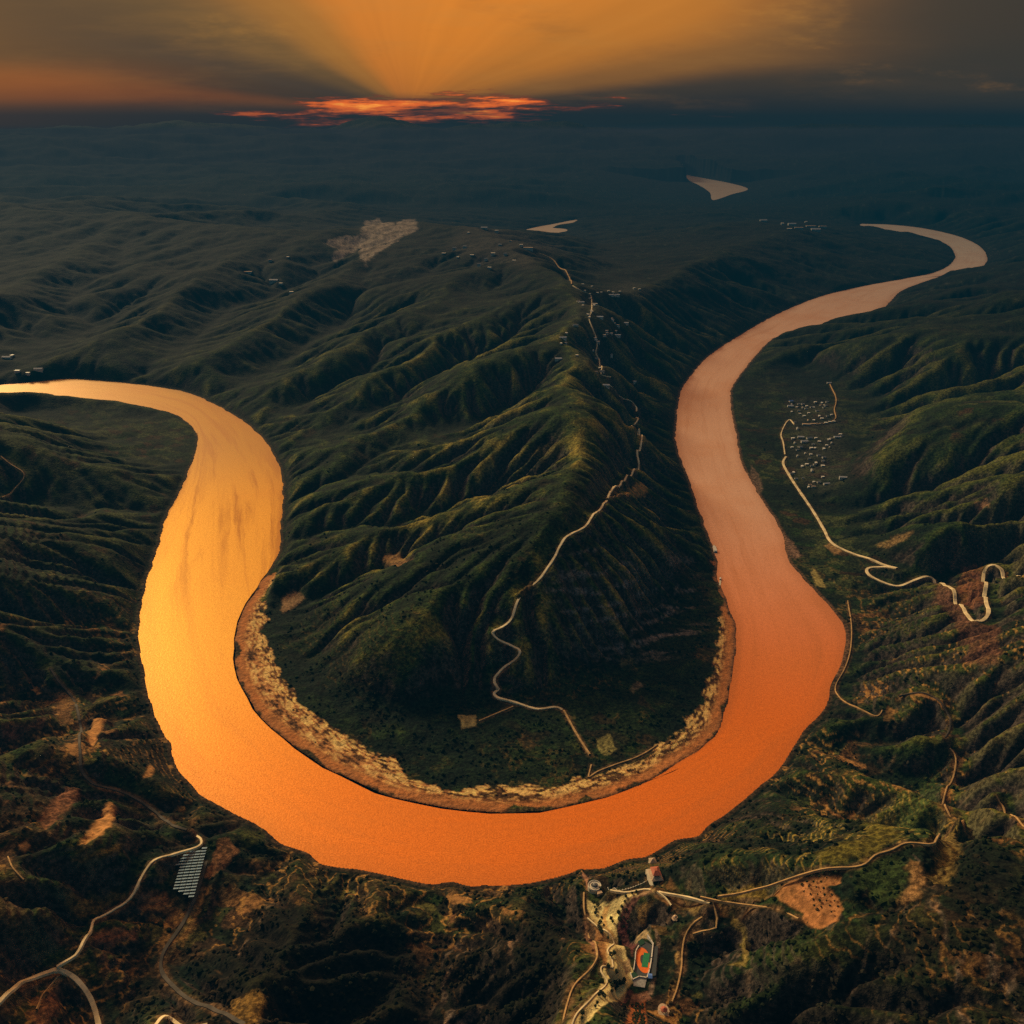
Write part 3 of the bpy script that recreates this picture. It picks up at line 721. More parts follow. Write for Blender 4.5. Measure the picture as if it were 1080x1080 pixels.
def build_ground():
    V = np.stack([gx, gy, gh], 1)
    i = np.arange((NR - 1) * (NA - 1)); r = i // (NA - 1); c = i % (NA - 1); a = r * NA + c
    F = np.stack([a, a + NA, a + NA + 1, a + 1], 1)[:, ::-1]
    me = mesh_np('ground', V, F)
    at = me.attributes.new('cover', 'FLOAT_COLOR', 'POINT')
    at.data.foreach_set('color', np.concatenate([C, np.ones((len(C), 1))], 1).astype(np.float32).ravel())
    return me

def mat_ground():
    t = NT('ground_cover')
    P = t.n('ShaderNodeNewGeometry').outputs['Position']
    col = t.n('ShaderNodeAttribute', attribute_name='cover').outputs['Color']
    a = t.noise(P, .16, 3, .6); b = t.noise(P, .035, 5, .65); c = t.noise(P, .55, 2, .5)
    f = t.math('MULTIPLY', t.ss(a, .36, .64), t.math('ADD', .55, t.math('MULTIPLY', t.ss(c, .3, .7), .9)))
    f = t.math('ADD', .35, t.math('MULTIPLY', f, 1.05)); f = t.math('MULTIPLY', f, t.math('ADD', .55, t.math('MULTIPLY', b, .9)))
    lum = t.n('ShaderNodeSeparateColor', {0: col}).outputs[0]; lf = t.math('MULTIPLY', t.ss(lum, .10, .40), .7)
    f = t.math('ADD', t.math('MULTIPLY', f, t.math('SUBTRACT', 1.0, lf)), lf)
    g = t.n('ShaderNodeCombineColor', {0: f, 1: f, 2: f}).outputs[0]
    col = t.mix(1.0, col, g, 'MULTIPLY')
    hgt = t.math('ADD', t.math('MULTIPLY', a, 2.2), t.math('ADD', t.math('MULTIPLY', b, 5.0), t.math('MULTIPLY', c, .5)))
    bump = t.n('ShaderNodeBump', {'Strength': .9, 'Distance': 1.0, 'Height': hgt}).outputs[0]
    p = t.n('ShaderNodeBsdfPrincipled', {'Base Color': col, 'Roughness': .95, 'Specular IOR Level': .08, 'Normal': bump})
    t.n('ShaderNodeOutputMaterial', {0: p.outputs[0]}); return t.owner
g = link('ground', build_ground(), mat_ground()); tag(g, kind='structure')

# ------------------------------------------------------------------ water
def offset_poly(P, k):
    d = np.roll(P, -1, 0) - np.roll(P, 1, 0); d /= np.linalg.norm(d, axis=1)[:, None] + 1e-9
    n = np.stack([d[:, 1], -d[:, 0]], 1)
    if inside(P[:1, 0] + n[:1, 0] * 2, P[:1, 1] + n[:1, 1] * 2, P)[0]: n = -n
    return P + n * k
def mat_water():
    t = NT('silty_water')
    P = t.n('ShaderNodeNewGeometry').outputs['Position']
    F = t.n('ShaderNodeAttribute', attribute_name='flow').outputs['Vector']
    silt = t.n('ShaderNodeTexNoise', {'Vector': t.n('ShaderNodeMapping', {'Vector': F, 'Scale': (1 / 750., 7.5, 1)}).outputs[0], 'Scale': 1.0, 'Detail': 7, 'Roughness': .62, 'Distortion': .7}).outputs[0]
    lines = t.n('ShaderNodeTexNoise', {'Vector': t.n('ShaderNodeMapping', {'Vector': F, 'Scale': (1 / 160., 16, 1)}).outputs[0], 'Scale': 1.0, 'Detail': 4, 'Roughness': .6, 'Distortion': .3}).outputs[0]
    ac = t.n('ShaderNodeSeparateXYZ', {0: F}).outputs[1]
    rim = t.ss(t.math('ABSOLUTE', t.math('SUBTRACT', ac, .5)), .36, .52)
    big = t.noise(P, .0035, 3); fine = t.noise(P, .12, 3, .7); fine2 = t.noise(P, .45, 2, .7)
    sy = t.n('ShaderNodeSeparateXYZ', {0: P})
    arm = t.math('MULTIPLY', t.ss(sy.outputs[1], 1500, 2300), t.ss(sy.outputs[0], -100, -300))
    col = t.mix(t.ss(sy.outputs[1], 1250, 2500), SURF['w0'], SURF['w1'])  # orange to pinkish grey by position: sky reflection put into the water colour
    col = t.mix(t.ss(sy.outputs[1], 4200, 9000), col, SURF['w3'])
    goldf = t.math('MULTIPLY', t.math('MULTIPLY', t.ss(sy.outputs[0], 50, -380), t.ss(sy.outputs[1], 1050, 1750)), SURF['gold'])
    col = t.mix(goldf, col, SURF['w2'])  # sun reflection on the left arm painted in as gold
    streak = t.math('MULTIPLY', t.ss(silt, .46, .68), t.math('MULTIPLY', arm, .75))
    col = t.mix(streak, col, (.30, .12, .035))
    whole = t.math('MULTIPLY', t.math('ADD', t.math('MULTIPLY', t.ss(silt, .48, .75), .5), t.math('MULTIPLY', t.ss(lines, .52, .75), .35)), .75)
    streak = t.math('ADD', streak, t.math('MULTIPLY', whole, .6)); streak = t.math('MINIMUM', t.math('ADD', streak, t.math('MULTIPLY', rim, .38)), .9)
    col = t.mix(t.math('MULTIPLY', t.ss(big, .45, .7), .28), col, (.42, .13, .03))
    col = t.mix(t.math('MULTIPLY', whole, .7), col, (.36, .13, .045)); col = t.mix(t.math('MULTIPLY', rim, .30), col, (.30, .12, .05))
    sp = t.math('ADD', .52, t.math('MULTIPLY', t.math('ADD', fine, t.math('MULTIPLY', t.ss(fine2, .3, .7), 1.0)), .46))
    col = t.mix(1.0, col, t.n('ShaderNodeCombineColor', {0: sp, 1: sp, 2: sp}).outputs[0], 'MULTIPLY')
    bump = t.n('ShaderNodeBump', {'Strength': .35, 'Distance': .6, 'Height': t.math('ADD', t.noise(P, .22, 3, .6), t.math('MULTIPLY', fine2, .5))}).outputs[0]
    dif = t.n('ShaderNodeBsdfDiffuse', {'Color': col}).outputs[0]
    gcol = t.mix(t.math('MULTIPLY', streak, .6), t.mix(t.math('MULTIPLY', t.ss(sy.outputs[1], 1300, 3000), t.ss(sy.outputs[0], -150, 200)), t.mix(goldf, (1, .50, .13), SURF['wg']), (.86, .60, .46)), (.36, .17, .07)); gcol = t.mix(1.0, gcol, t.n('ShaderNodeCombineColor', {0: sp, 1: sp, 2: sp}).outputs[0], 'MULTIPLY'); gcol = t.mix(t.math('MULTIPLY', t.ss(sy.outputs[1], 2250, 3000), t.ss(sy.outputs[0], 0, -300)), gcol, (.62, .42, .25)); gcol = t.mix(t.ss(sy.outputs[1], 4000, 10000), gcol, (.68, .66, .66))  # glossy tint shifts by position with the same painted sky tones
    gl = t.n('ShaderNodeBsdfGlossy', {'Color': gcol, 'Roughness': .42, 'Normal': bump}).outputs[0]
    fr = t.n('ShaderNodeLayerWeight', {'Blend': .35}).outputs['Facing']
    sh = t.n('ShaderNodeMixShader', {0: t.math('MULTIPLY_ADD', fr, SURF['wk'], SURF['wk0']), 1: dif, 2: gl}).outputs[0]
    t.n('ShaderNodeOutputMaterial', {0: sh}); return t.owner
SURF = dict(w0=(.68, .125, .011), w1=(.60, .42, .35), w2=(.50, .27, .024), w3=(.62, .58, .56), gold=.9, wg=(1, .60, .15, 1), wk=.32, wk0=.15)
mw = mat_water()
def resample(B, n):
    d = np.r_[0, np.cumsum(np.linalg.norm(np.diff(B, axis=0), axis=1))]; q = np.linspace(0, d[-1], n)
    return np.column_stack([np.interp(q, d, B[:, 0]), np.interp(q, d, B[:, 1])]), d[-1]
def water_strip(A_, B_, n, m=14, over=16.0):
    A2, la = resample(A_, n); B2, lb = resample(B_, n)
    wd = np.linalg.norm(B2 - A2, axis=1)[:, None]; k = over / np.maximum(wd, 30)
    q = np.linspace(0, 1, m)
    V = []; fl_ = []
    for j in q:
        f = -k + (1 + 2 * k) * j; p = A2 + (B2 - A2) * f
        V.append(np.column_stack([p, np.zeros(n)])); fl_.append(np.column_stack([np.linspace(0, (la + lb) / 2, n), f[:, 0], np.zeros(n)]))
    V = np.stack(V, 1).reshape(-1, 3); fl_ = np.stack(fl_, 1).reshape(-1, 3)
    i_ = np.arange((n - 1) * (m - 1)); r = i_ // (m - 1); c = i_ % (m - 1); a = r * m + c
    Fq = np.stack([a, a + 1, a + m + 1, a + m], 1)
    e1 = V[Fq[:, 1]] - V[Fq[:, 0]]; e2 = V[Fq[:, 3]] - V[Fq[:, 0]]
    if np.mean(e1[:, 0] * e2[:, 1] - e1[:, 1] * e2[:, 0]) < 0: Fq = Fq[:, ::-1]
    me = mesh_np('river', V, Fq); at_ = me.attributes.new('flow', 'FLOAT_VECTOR', 'POINT'); at_.data.foreach_set('vector', fl_.astype(np.float32).ravel())
    tag(link('river', me, mw), kind='structure')
# pair the two banks by the nearest crossing so that the strip does not shear round the bends
bo = bank_out[::-1]
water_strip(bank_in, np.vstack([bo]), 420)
def far_water(W):
    Q = offset_poly(W, 8); bm = bmesh.new(); f = bm.faces.new([bm.verts.new((x, y, 0)) for x, y in Q]); bmesh.ops.triangulate(bm, faces=[f])
    if sum(f.normal.z for f in bm.faces) < 0: bmesh.ops.reverse_faces(bm, faces=bm.faces[:])
    me = bpy.data.meshes.new('river'); bm.to_mesh(me); bm.free()
    at_ = me.attributes.new('flow', 'FLOAT_VECTOR', 'POINT'); at_.data.foreach_set('vector', np.tile((0, .5, 0), len(me.vertices)).astype(np.float32))
    tag(link('river', me, mw), kind='structure')
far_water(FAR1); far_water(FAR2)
# ------------------------------------------------------------------ roads
def simple_mat(name, col, rough=.8, var=.25, scale=.3, metal=0.0, col2=None):
    t = NT(name); P = t.n('ShaderNodeNewGeometry').outputs['Position']
    a = t.noise(P, scale, 4, .6)
    c = t.mix(t.ss(a, .35, .65), tuple(k * (1 - var) for k in col), col2 or tuple(min(k * (1 + var), .9) for k in col))
    p = t.n('ShaderNodeBsdfPrincipled', {'Base Color': c, 'Roughness': rough, 'Metallic': metal, 'Specular IOR Level': .25})
    t.n('ShaderNodeOutputMaterial', {0: p.outputs[0]}); return t.owner
M = {
 'concrete': simple_mat('pale_concrete_road', (.72, .58, .36), .85, .28, .045),
 'dirt': simple_mat('dirt_track', (.46, .29, .13), .95, .25, .1),
 'asphalt': simple_mat('grey_asphalt', (.060, .052, .045), .85, .3, .06),
 'white': simple_mat('white_paint', (.74, .70, .64), .6, .1, .5),
 'plaster': simple_mat('pale_plaster', (.60, .55, .48), .85, .15, .3),
 'roof_white': simple_mat('pale_sheet_roof', (.72, .72, .70), .5, .12, .4),
 'roof_grey': simple_mat('grey_tile_roof', (.27, .27, .27), .8, .2, .4),
 'roof_tan': simple_mat('tan_roof', (.50, .36, .25), .8, .2, .4),
 'roof_blue': simple_mat('blue_sheet_roof', (.10, .22, .62), .45, .1, .4),
 'roof_red': simple_mat('red_roof', (.42, .12, .07), .7, .2, .4),
 'dark': simple_mat('dark_opening', (.03, .03, .035), .4, .1, .5),
 'stone': simple_mat('pale_stone', (.66, .58, .44), .8, .15, .4),
 'orange': simple_mat('orange_rubber', (.78, .17, .025), .8, .08, .3),
 'green': simple_mat('green_turf_court', (.02, .20, .09), .8, .1, .3),
 'deepgreen': simple_mat('dark_green_court', (.012, .060, .035), .8, .1, .3),
 'slate': simple_mat('slate_court', (.05, .06, .07), .7, .1, .3),
 'steel': simple_mat('steel', (.45, .45, .45), .4, .1, .5, .6),
 'hull': simple_mat('rusty_hull', (.22, .10, .06), .7, .2, .5),
 'leaf': simple_mat('tree_leaf', (.020, .032, .012), .9, .5, .9),
 'bark': simple_mat('bark', (.06, .04, .03), .9, .2, .9),
 'crop': simple_mat('orchard_leaf', (.10, .045, .018), .9, .4, .9),
}
def solar_mat():
    t = NT('solar_cells'); P = t.n('ShaderNodeTexCoord').outputs['Object']
    b = t.n('ShaderNodeTexBrick', {'Vector': P, 'Color1': (.12, .23, .36, 1), 'Color2': (.16, .28, .42, 1), 'Mortar': (.55, .62, .64, 1), 'Scale': 1.0, 'Mortar Size': .05, 'Brick Width': 1.0, 'Row Height': 1.6}, offset=0.0)
    p = t.n('ShaderNodeBsdfPrincipled', {'Base Color': b.outputs[0], 'Roughness': .22, 'Specular IOR Level': .6})
    t.n('ShaderNodeOutputMaterial', {0: p.outputs[0]}); return t.owner
M['solar'] = solar_mat()

def ribbon(name, P, z, w, mat, lift=.35, skirt=3.0):
    d = np.gradient(P, axis=0); d /= np.linalg.norm(d, axis=1)[:, None] + 1e-9
    n = np.stack([-d[:, 1], d[:, 0]], 1)
    lf = lift + .00045 * np.hypot(P[:, 0], P[:, 1])
    jit = 1 + .30 * fbm(P[:, 0], P[:, 1], 22, 3, 301)
    rows = []
    for off, dz in ((-.5, -skirt), (-.5, 0), (.5, 0), (.5, -skirt)):
        e = (w * off * jit)[:, None] + (np.sign(off) * (.8 if dz else 0))
        rows.append(np.column_stack([P + n * e, z + lf + dz]))
    V = np.stack(rows, 1).reshape(-1, 3); N = len(P)
    F = [(4 * i + k, 4 * i + k + 1, 4 * i + 4 + k + 1, 4 * i + 4 + k) for i in range(N - 1) for k in range(3)]
    F = [(a, d_, c, b) for a, b, c, d_ in F]
    o = link(name, mesh_np(name, V, F, False), mat); return o
ROADMAT = dict(left_valley='asphalt', left_valley2='asphalt', village_lane2='dirt', ledge='asphalt', bank_track='dirt', left_track='dirt', left_track2='dirt', left_track3='dirt', far_right='dirt', spur='dirt', crest='dirt', crest2='dirt', lane='dirt', lane2='dirt', lane3='dirt', park_loop='dirt', park_loop2='dirt', park_edge='dirt', ridge='dirt')
for k, r in ROADS.items():
    tag(ribbon('road' if r['w'] >= 5.5 else 'path', r['p'], r['z'], r['w'], M[ROADMAT.get(k, 'concrete')]), kind='structure')

# ------------------------------------------------------------------ building blocks
def gz(P, detail=False):
    P = np.atleast_2d(P); return ground(P[:, 0], P[:, 1], detail)[0]
class MB:
    def __init__(s): s.V = []; s.F = []
    def quad_prism(s, base, z0, z1, inset=0.0):
        """walls and top over a polygon of base points"""
        n = len(base); k = len(s.V); c = np.mean(base, 0)
        for z, f in ((z0, 1.0), (z1, 1.0 - inset)):
            for p in base: s.V.append((c[0] + (p[0] - c[0]) * f, c[1] + (p[1] - c[1]) * f, z))
        for i in range(n): s.F.append((k + i, k + (i + 1) % n, k + n + (i + 1) % n, k + n + i))
        s.F.append(tuple(k + n + i for i in range(n))); s.F.append(tuple(k + n - 1 - i for i in range(n))); return s
    def box(s, x0, x1, y0, y1, z0, z1): return s.quad_prism([(x0, y0), (x1, y0), (x1, y1), (x0, y1)], z0, z1)
    def disc(s, cx, cy, r, z0, z1, n=28, inset=0.0, r2=None):
        return s.quad_prism([(cx + r * math.cos(2 * math.pi * i / n), cy + (r2 or r) * math.sin(2 * math.pi * i / n)) for i in range(n)], z0, z1, inset)
    def ring(s, cx, cy, ri, ro, z0, z1, n=36, a0=0, a1=2 * math.pi, ky=1.0):
        k = len(s.V); full = abs(a1 - a0 - 2 * math.pi) < 1e-6; m = n if full else n + 1
        for i in range(m):
            a = a0 + (a1 - a0) * i / n; c, q = math.cos(a), math.sin(a) * ky
            s.V += [(cx + ri * c, cy + ri * q, z0), (cx + ro * c, cy + ro * q, z0), (cx + ro * c, cy + ro * q, z1), (cx + ri * c, cy + ri * q, z1)]
        for i in range(n):
            a = k + 4 * i; b = k + 4 * ((i + 1) % m)
            for j in range(4): s.F.append((a + j, b + j, b + (j + 1) % 4, a + (j + 1) % 4))
        if not full:
            s.F.append((k, k + 1, k + 2, k + 3)); e = k + 4 * n; s.F.append((e + 3, e + 2, e + 1, e))
        return s
    def gable(s, x0, x1, y0, y1, z0, z1, ov=.6):
        x0 -= ov; x1 += ov; y0 -= ov; y1 += ov; ym = (y0 + y1) / 2; k = len(s.V)
        s.V += [(x0, y0, z0), (x1, y0, z0), (x1, y1, z0), (x0, y1, z0), (x0, ym, z1), (x1, ym, z1)]
        s.F += [(k, k + 1, k + 5, k + 4), (k + 2, k + 3, k + 4, k + 5), (k, k + 4, k + 3), (k + 1, k + 2, k + 5), (k + 3, k + 2, k + 1, k)]; return s
    def hip(s, x0, x1, y0, y1, z0, z1, ov=.9):
        x0 -= ov; x1 += ov; y0 -= ov; y1 += ov; ym = (y0 + y1) / 2; q = min(x1 - x0, y1 - y0) * .42; k = len(s.V)
        s.V += [(x0, y0, z0), (x1, y0, z0), (x1, y1, z0), (x0, y1, z0), (x0 + q, ym, z1), (x1 - q, ym, z1)]
        s.F += [(k, k + 1, k + 5, k + 4), (k + 2, k + 3, k + 4, k + 5), (k, k + 4, k + 3), (k + 1, k + 2, k + 5), (k + 3, k + 2, k + 1, k)]; return s
    def build(s, name, mat, parent=None, smooth=False):
        me = bpy.data.meshes.new(name); me.from_pydata([tuple(map(float, v)) for v in s.V], [], s.F); me.update()
        bm = bmesh.new(); bm.from_mesh(me); bmesh.ops.recalc_face_normals(bm, faces=bm.faces[:]); bm.to_mesh(me); bm.free()
        if smooth:
            for p in me.polygons: p.use_smooth = True
        return link(name, me, mat, parent)
def thing(name, label, cat, loc, rz=0.0, group=None):
    o = bpy.data.objects.new(name, None); COL.objects.link(o); o.location = tuple(float(v) for v in loc); o.rotation_euler = (0, 0, rz)
    return tag(o, label, cat, group)
def dup(root, loc, rz, label=None, scale=None):
    c = root.copy(); COL.objects.link(c); c.location = tuple(float(v) for v in loc); c.rotation_euler = (0, 0, rz)
    if label: c['label'] = label
    if scale is not None: c.scale = scale
    for ch in list(root.children):
        d = ch.copy(); COL.objects.link(d); d.parent = c
        for g_ in list(ch.children):
            e = g_.copy(); COL.objects.link(e); e.parent = d
    return c

# houses: wall, roof, door, windows
PROTO = {}
def house_proto(key, L, W, H, roof, kind):
    o = bpy.data.objects.new('house', None); COL.objects.link(o); o['category'] = 'house'
    MB().box(-L / 2, L / 2, -W / 2, W / 2, -7, H).build('wall', M['plaster'], o)
    if kind == 'gable': MB().gable(-L / 2, L / 2, -W / 2, W / 2, H, H + W * .30).build('roof', M[roof], o)
    else: MB().box(-L / 2 - .4, L / 2 + .4, -W / 2 - .4, W / 2 + .4, H, H + .5).build('roof', M[roof], o)
    MB().box(-.8, .8, -W / 2 - .12, -W / 2 + .02, 0, 2.3).build('door', M['dark'], o)
    for x in ((-L * .3, L * .3) if L < 18 else (-L * .4, -L * .2, L * .2, L * .4)):
        MB().box(x - .9, x + .9, -W / 2 - .1, -W / 2 + .02, 1.1, 2.6).build('window', M['dark'], o)
    return o
VAR = {  # look -> (size, roof, words)
 'w': (11, 7.5, 4.2, 'roof_white', 'flat', 'small flat-roofed white house'), 'W': (24, 8.5, 5.5, 'roof_white', 'gable', 'long white-roofed building'),
 'g': (11, 7.5, 4.0, 'roof_grey', 'gable', 'small grey-tiled gabled house'), 'G': (20, 8.0, 5.0, 'roof_grey', 'gable', 'long grey-tiled gabled house'),
 't': (11, 7.5, 4.0, 'roof_tan', 'gable', 'small tan-roofed house'), 'T': (26, 8.5, 4.6, 'roof_tan', 'flat', 'long flat tan-roofed building'),
 'b': (16, 10., 5.5, 'roof_blue', 'gable', 'blue sheet-roofed shed')}
def village(rows, ox, oy, sc, where, group, bigger=1.0, seed=1, pale=1.0):
    rnd = random.Random(seed)
    px = [(ox + x / sc, oy + y / sc) for x, y, _ in rows]
    P = cast(px, ground0); Z = gz(P)
    for (x, y, v), p, z in zip(rows, P, Z):
        L, W, H, roof, kind, words = VAR[v]; loc = (p[0], p[1], z + .3); rz = rnd.choice((0, 0, .2, -.25, 1.4, -.12))
        if v in 'WT': rz = rnd.uniform(-.15, .15)
        s = bigger * rnd.uniform(.85, 1.15)
        lab = words + ' ' + where
        if v not in PROTO:
            o = house_proto(v, L, W, H, roof, kind); o.location = tuple(map(float, loc)); o.rotation_euler = (0, 0, rz); o.scale = (s, s, s); PROTO[v] = o
        else: o = dup(PROTO[v], loc, rz, None, (s, s, s))
        o['label'] = lab; o['group'] = group
village([(390,245,'b'),(385,282,'W'),(450,265,'g'),(395,322,'w'),(450,315,'g'),(525,332,'w'),(490,355,'w'),(605,355,'w'),(625,375,'w'),(575,250,'w'),(625,255,'w'),(665,248,'g'),(505,418,'T'),(560,415,'T'),
  (620,412,'t'),(655,408,'w'),(685,402,'w'),(715,398,'w'),(440,452,'G'),(405,525,'w'),(465,518,'W'),(530,525,'G'),(492,552,'W'),(605,550,'w'),(740,518,'W'),(765,495,'w'),(680,535,'w'),(545,600,'w'),(640,605,'w'),(465,592,'g'),
  (640,670,'g'),(580,712,'w'),(510,723,'w'),(632,735,'w'),(550,770,'G'),(632,818,'w'),(660,872,'W'),(600,858,'g'),(535,878,'t'),(562,893,'t'),(785,826,'W'),(430,832,'g'),(410,785,'w'),(390,795,'g'),(680,105,'W'),(475,738,'w'),
  (480,265,'g'),(545,288,'g'),(505,300,'g'),(640,290,'g'),(590,318,'g'),(560,570,'g'),(500,640,'g'),(420,560,'g'),(600,655,'g'),(700,560,'g')],
  780, 390, 7.2, 'in the riverside village on the right bank', 'houses of the riverside village', .9, 3)
village([(65,645,'W'),(205,615,'w'),(125,445,'w'),(100,485,'W'),(120,520,'w'),(85,525,'w'),(195,388,'G'),(380,328,'W'),(430,430,'w'),(432,445,'w'),(415,460,'w'),(465,450,'w'),(515,465,'W'),(500,430,'w'),(575,372,'W'),(350,225,'w'),
  (335,232,'w'),(240,215,'W'),(215,205,'t'),(250,235,'w'),(330,215,'w'),(315,275,'w'),(318,285,'w'),(390,135,'w'),(360,140,'w'),(445,125,'w'),(480,135,'w'),(510,158,'W'),(530,130,'w'),(465,158,'W'),(495,160,'w'),(265,115,'w'),
  (250,75,'w'),(320,90,'w'),(680,112,'w'),(640,105,'w'),(470,612,'G'),(355,600,'g'),(350,720,'t'),(395,735,'G'),(423,845,'W'),(645,815,'w'),(380,690,'w'),(300,150,'w'),(305,165,'w'),(290,300,'w'),(300,318,'w'),(470,335,'w'),
  (475,350,'w'),(490,372,'w'),(515,385,'w'),(520,398,'w'),(345,470,'w'),(350,490,'w'),(365,520,'w'),(330,545,'w')],
  580, 290, 7.2, 'in the village strung along the peninsula ridge', 'houses of the ridge village', 1.0, 4)
village([(515,112,'W'),(550,120,'w'),(400,185,'w'),(440,195,'w'),(460,165,'g'),(480,190,'w'),(520,200,'g'),(540,185,'w'),(560,160,'g'),(590,150,'t'),(600,205,'w'),(640,170,'T'),(530,225,'w'),(500,215,'g'),(470,125,'w'),(575,185,'g'),(620,160,'w'),(430,170,'g')],
  320, 200, 2.7, 'in the hilltop village before the far river', 'houses of the hilltop village', 2.0, 5)
village([(590,476,'W'),(605,483,'T'),(620,470,'w'),(640,488,'W'),(655,480,'T'),(585,486,'w'),(530,468,'W'),(570,474,'w'),(630,480,'T')],
  540, 0, 2, 'in the far village inside the upper bend', 'houses of the far village', 3.2, 6)
village([(705,103,'T'),(770,68,'t'),(820,60,'w'),(780,128,'W'),(830,160,'w'),(800,135,'w')],
  0, 250, 2.7, 'on the dark slope below the quarry', 'houses below the quarry', 2.2, 7)
village([(20,347,'W'),(110,380,'W'),(50,385,'w'),(35,340,'w'),(80,390,'w')],
  0, 250, 2.7, 'above the river at the left edge', 'houses above the left river arm', 1.7, 8)

_r = random.Random(21); _V = [(385,250,720,300),(390,500,780,620),(440,640,700,900),(400,320,720,420)]
village([( _r.uniform(a, c), _r.uniform(b, d), _r.choice('wwwggt')) for a, b, c, d in _V for _ in range(9)], 780, 390, 7.2, 'in the riverside village on the right bank', 'houses of the riverside village', .75, 22)
# solar field
P, z = PLOTS['solar']
e1 = P[2] - P[1]; ang = math.atan2(P[-3][1] - P[2][1], P[-3][0] - P[2][0])
ca, sa = math.cos(ang), math.sin(ang); c0 = P.mean(0)
sol = None; k = 0
for i in np.arange(-70, 70, 5.6):
    for j in np.arange(-50, 50, 8.0):
        q = c0 + np.array((i * ca - j * sa, i * sa + j * ca))
        if signed(q[:1], q[1:], P)[0] > -1.5: continue
        if sol is None:
            sol = thing('solar_panel', 'blue framed solar panel table in the solar field beside the left road', 'solar panel', (q[0], q[1], z), ang, 'solar panels in rows beside the left road')
            a = math.sin(.35)
            mb = MB(); mb.V += [(-2.2, -3.6, .9), (2.2, -3.6, 2.4), (2.2, 3.6, 2.4), (-2.2, 3.6, .9), (-2.2, -3.6, 1.02), (2.2, -3.6, 2.52), (2.2, 3.6, 2.52), (-2.2, 3.6, 1.02)]
            mb.F += [(0, 1, 2, 3), (4, 5, 6, 7), (0, 1, 5, 4), (1, 2, 6, 5), (2, 3, 7, 6), (3, 0, 4, 7)]; mb.build('panel', M['solar'], sol)
            MB().box(-.18, .18, -.18, .18, -2, 1.66).build('post', M['steel'], sol)
        else: dup(sol, (q[0], q[1], z), ang)
        k += 1
print('solar', k)

# ferry moored at the peninsula, and a landing pontoon
q = flat([(752.5, 581)])[0]; q2 = flat([(750.2, 571)])[0]; a = math.atan2(q2[1] - q[1], q2[0] - q[0])
fe = thing('ferry', 'white flat ferry moored against the peninsula bank in the right river arm', 'ferry', (q[0] + 5, q[1] + 8, 0), a)
MB().quad_prism([(-20, -5), (14, -5), (20, -2.5), (20, 2.5), (14, 5), (-20, 5)], -.6, 1.9).build('hull', M['hull'], fe)
MB().quad_prism([(-19.5, -4.6), (13.8, -4.6), (19.3, -2.3), (19.3, 2.3), (13.8, 4.6), (-19.5, 4.6)], 1.92, 2.15).build('deck', M['white'], fe)
w = MB().box(-17, -6, -3.6, 3.6, 2.15, 5.0).build('cabin', M['white'], fe); MB().box(-5.98, -5.9, -3, 3, 3.3, 4.3).build('window', M['dark'], w)
MB().box(-17.6, -5.4, -4, 4, 5.0, 5.3).build('cabin_roof', M['roof_white'], fe)
MB().box(20.0, 25.5, -2.6, 2.6, 1.5, 1.9).build('ramp', M['steel'], fe)
q = flat([(758.5, 611)])[0]; q2 = flat([(757.5, 620)])[0]; a = math.atan2(q2[1] - q[1], q2[0] - q[0])
po = thing('pontoon', 'long narrow landing pontoon with a red hut below the moored ferry', 'pontoon', (q[0] + 3, q[1], 0), a)
MB().box(-4, 34, -2.2, 2.2, -.4, .9).build('deck', M['stone'], po); h_ = MB().box(-3, 5, -1.8, 1.8, .9, 3.4).build('hut', M['roof_red'], po)
MB().gable(-3, 5, -1.8, 1.8, 3.4, 4.4, .3).build('roof', M['roof_white'], po)
# ------------------------------------------------------------------ the viewing park on the near cliff
def at(px, py): p = cast([(px, py)], ground)[0]; return np.array((p[0], p[1], gz(p)[0]))
# round viewing platform
P, z = PLOTS['round_plaza']; c = at(627, 937)
vp = thing('viewing_platform', 'round pale viewing platform with a dark centre on the cliff above the river', 'viewing platform', (c[0], c[1], z))
MB().disc(0, 0, 9.2, -6, 1.2, 40).build('base', M['stone'], vp)
MB().ring(0, 0, 8.4, 8.9, 1.2, 2.3, 40).build('parapet', M['white'], vp)
MB().ring(0, 0, 5.0, 5.6, 1.2, 2.2, 36).build('inner_wall', M['white'], vp)
MB().disc(0, 0, 4.9, 1.2, 1.6, 32).build('floor_disc', M['slate'], vp)
k_ = MB().disc(0, 0, 2.4, 1.6, 4.2, 20).build('drum', M['roof_grey'], vp); MB().disc(0, 0, 3.0, 4.2, 5.6, 20, .9).build('drum_roof', M['roof_grey'], k_)
MB().quad_prism([(2, -15), (10, -12), (8, -8), (3, -9)], -5, 1.0).build('landing', M['roof_tan'], vp)
# hall on the headland
c = at(691, 926)
ha_ = thing('hall', 'two-storey temple hall with stepped tan roofs on the headland', 'temple hall', (c[0], c[1], c[2] + .5), .12)
MB().box(-9, 9, -13, 15, -12, .8).build('terrace', M['stone'], ha_)
for nm, zz, w, d in (('wall', .8, 6, 9), ('upper_wall', 7.0, 4.2, 6.2)):
    b = MB().box(-w, w, -d, d, zz, zz + 4.6).build(nm, M['plaster'], ha_)
    for x in (-w * .5, 0, w * .5): MB().box(x - .7, x + .7, -d - .1, -d + .05, zz + .8, zz + 3.2).build('window', M['dark'], b)
MB().quad_prism([(-8, -11), (8, -11), (8, 11), (-8, 11)], 5.4, 7.6, .42).build('roof', M['roof_tan'], ha_)
MB().quad_prism([(-5.8, -8), (5.8, -8), (5.8, 8), (-5.8, 8)], 11.6, 14.6, .72).build('upper_roof', M['roof_red'], ha_)
st_ = MB()
for i in range(7): st_.box(-2.2, 2.2, -13 - i * 1.0 - 1.0, -13 - i * 1.0, -12, .6 - i * .5)
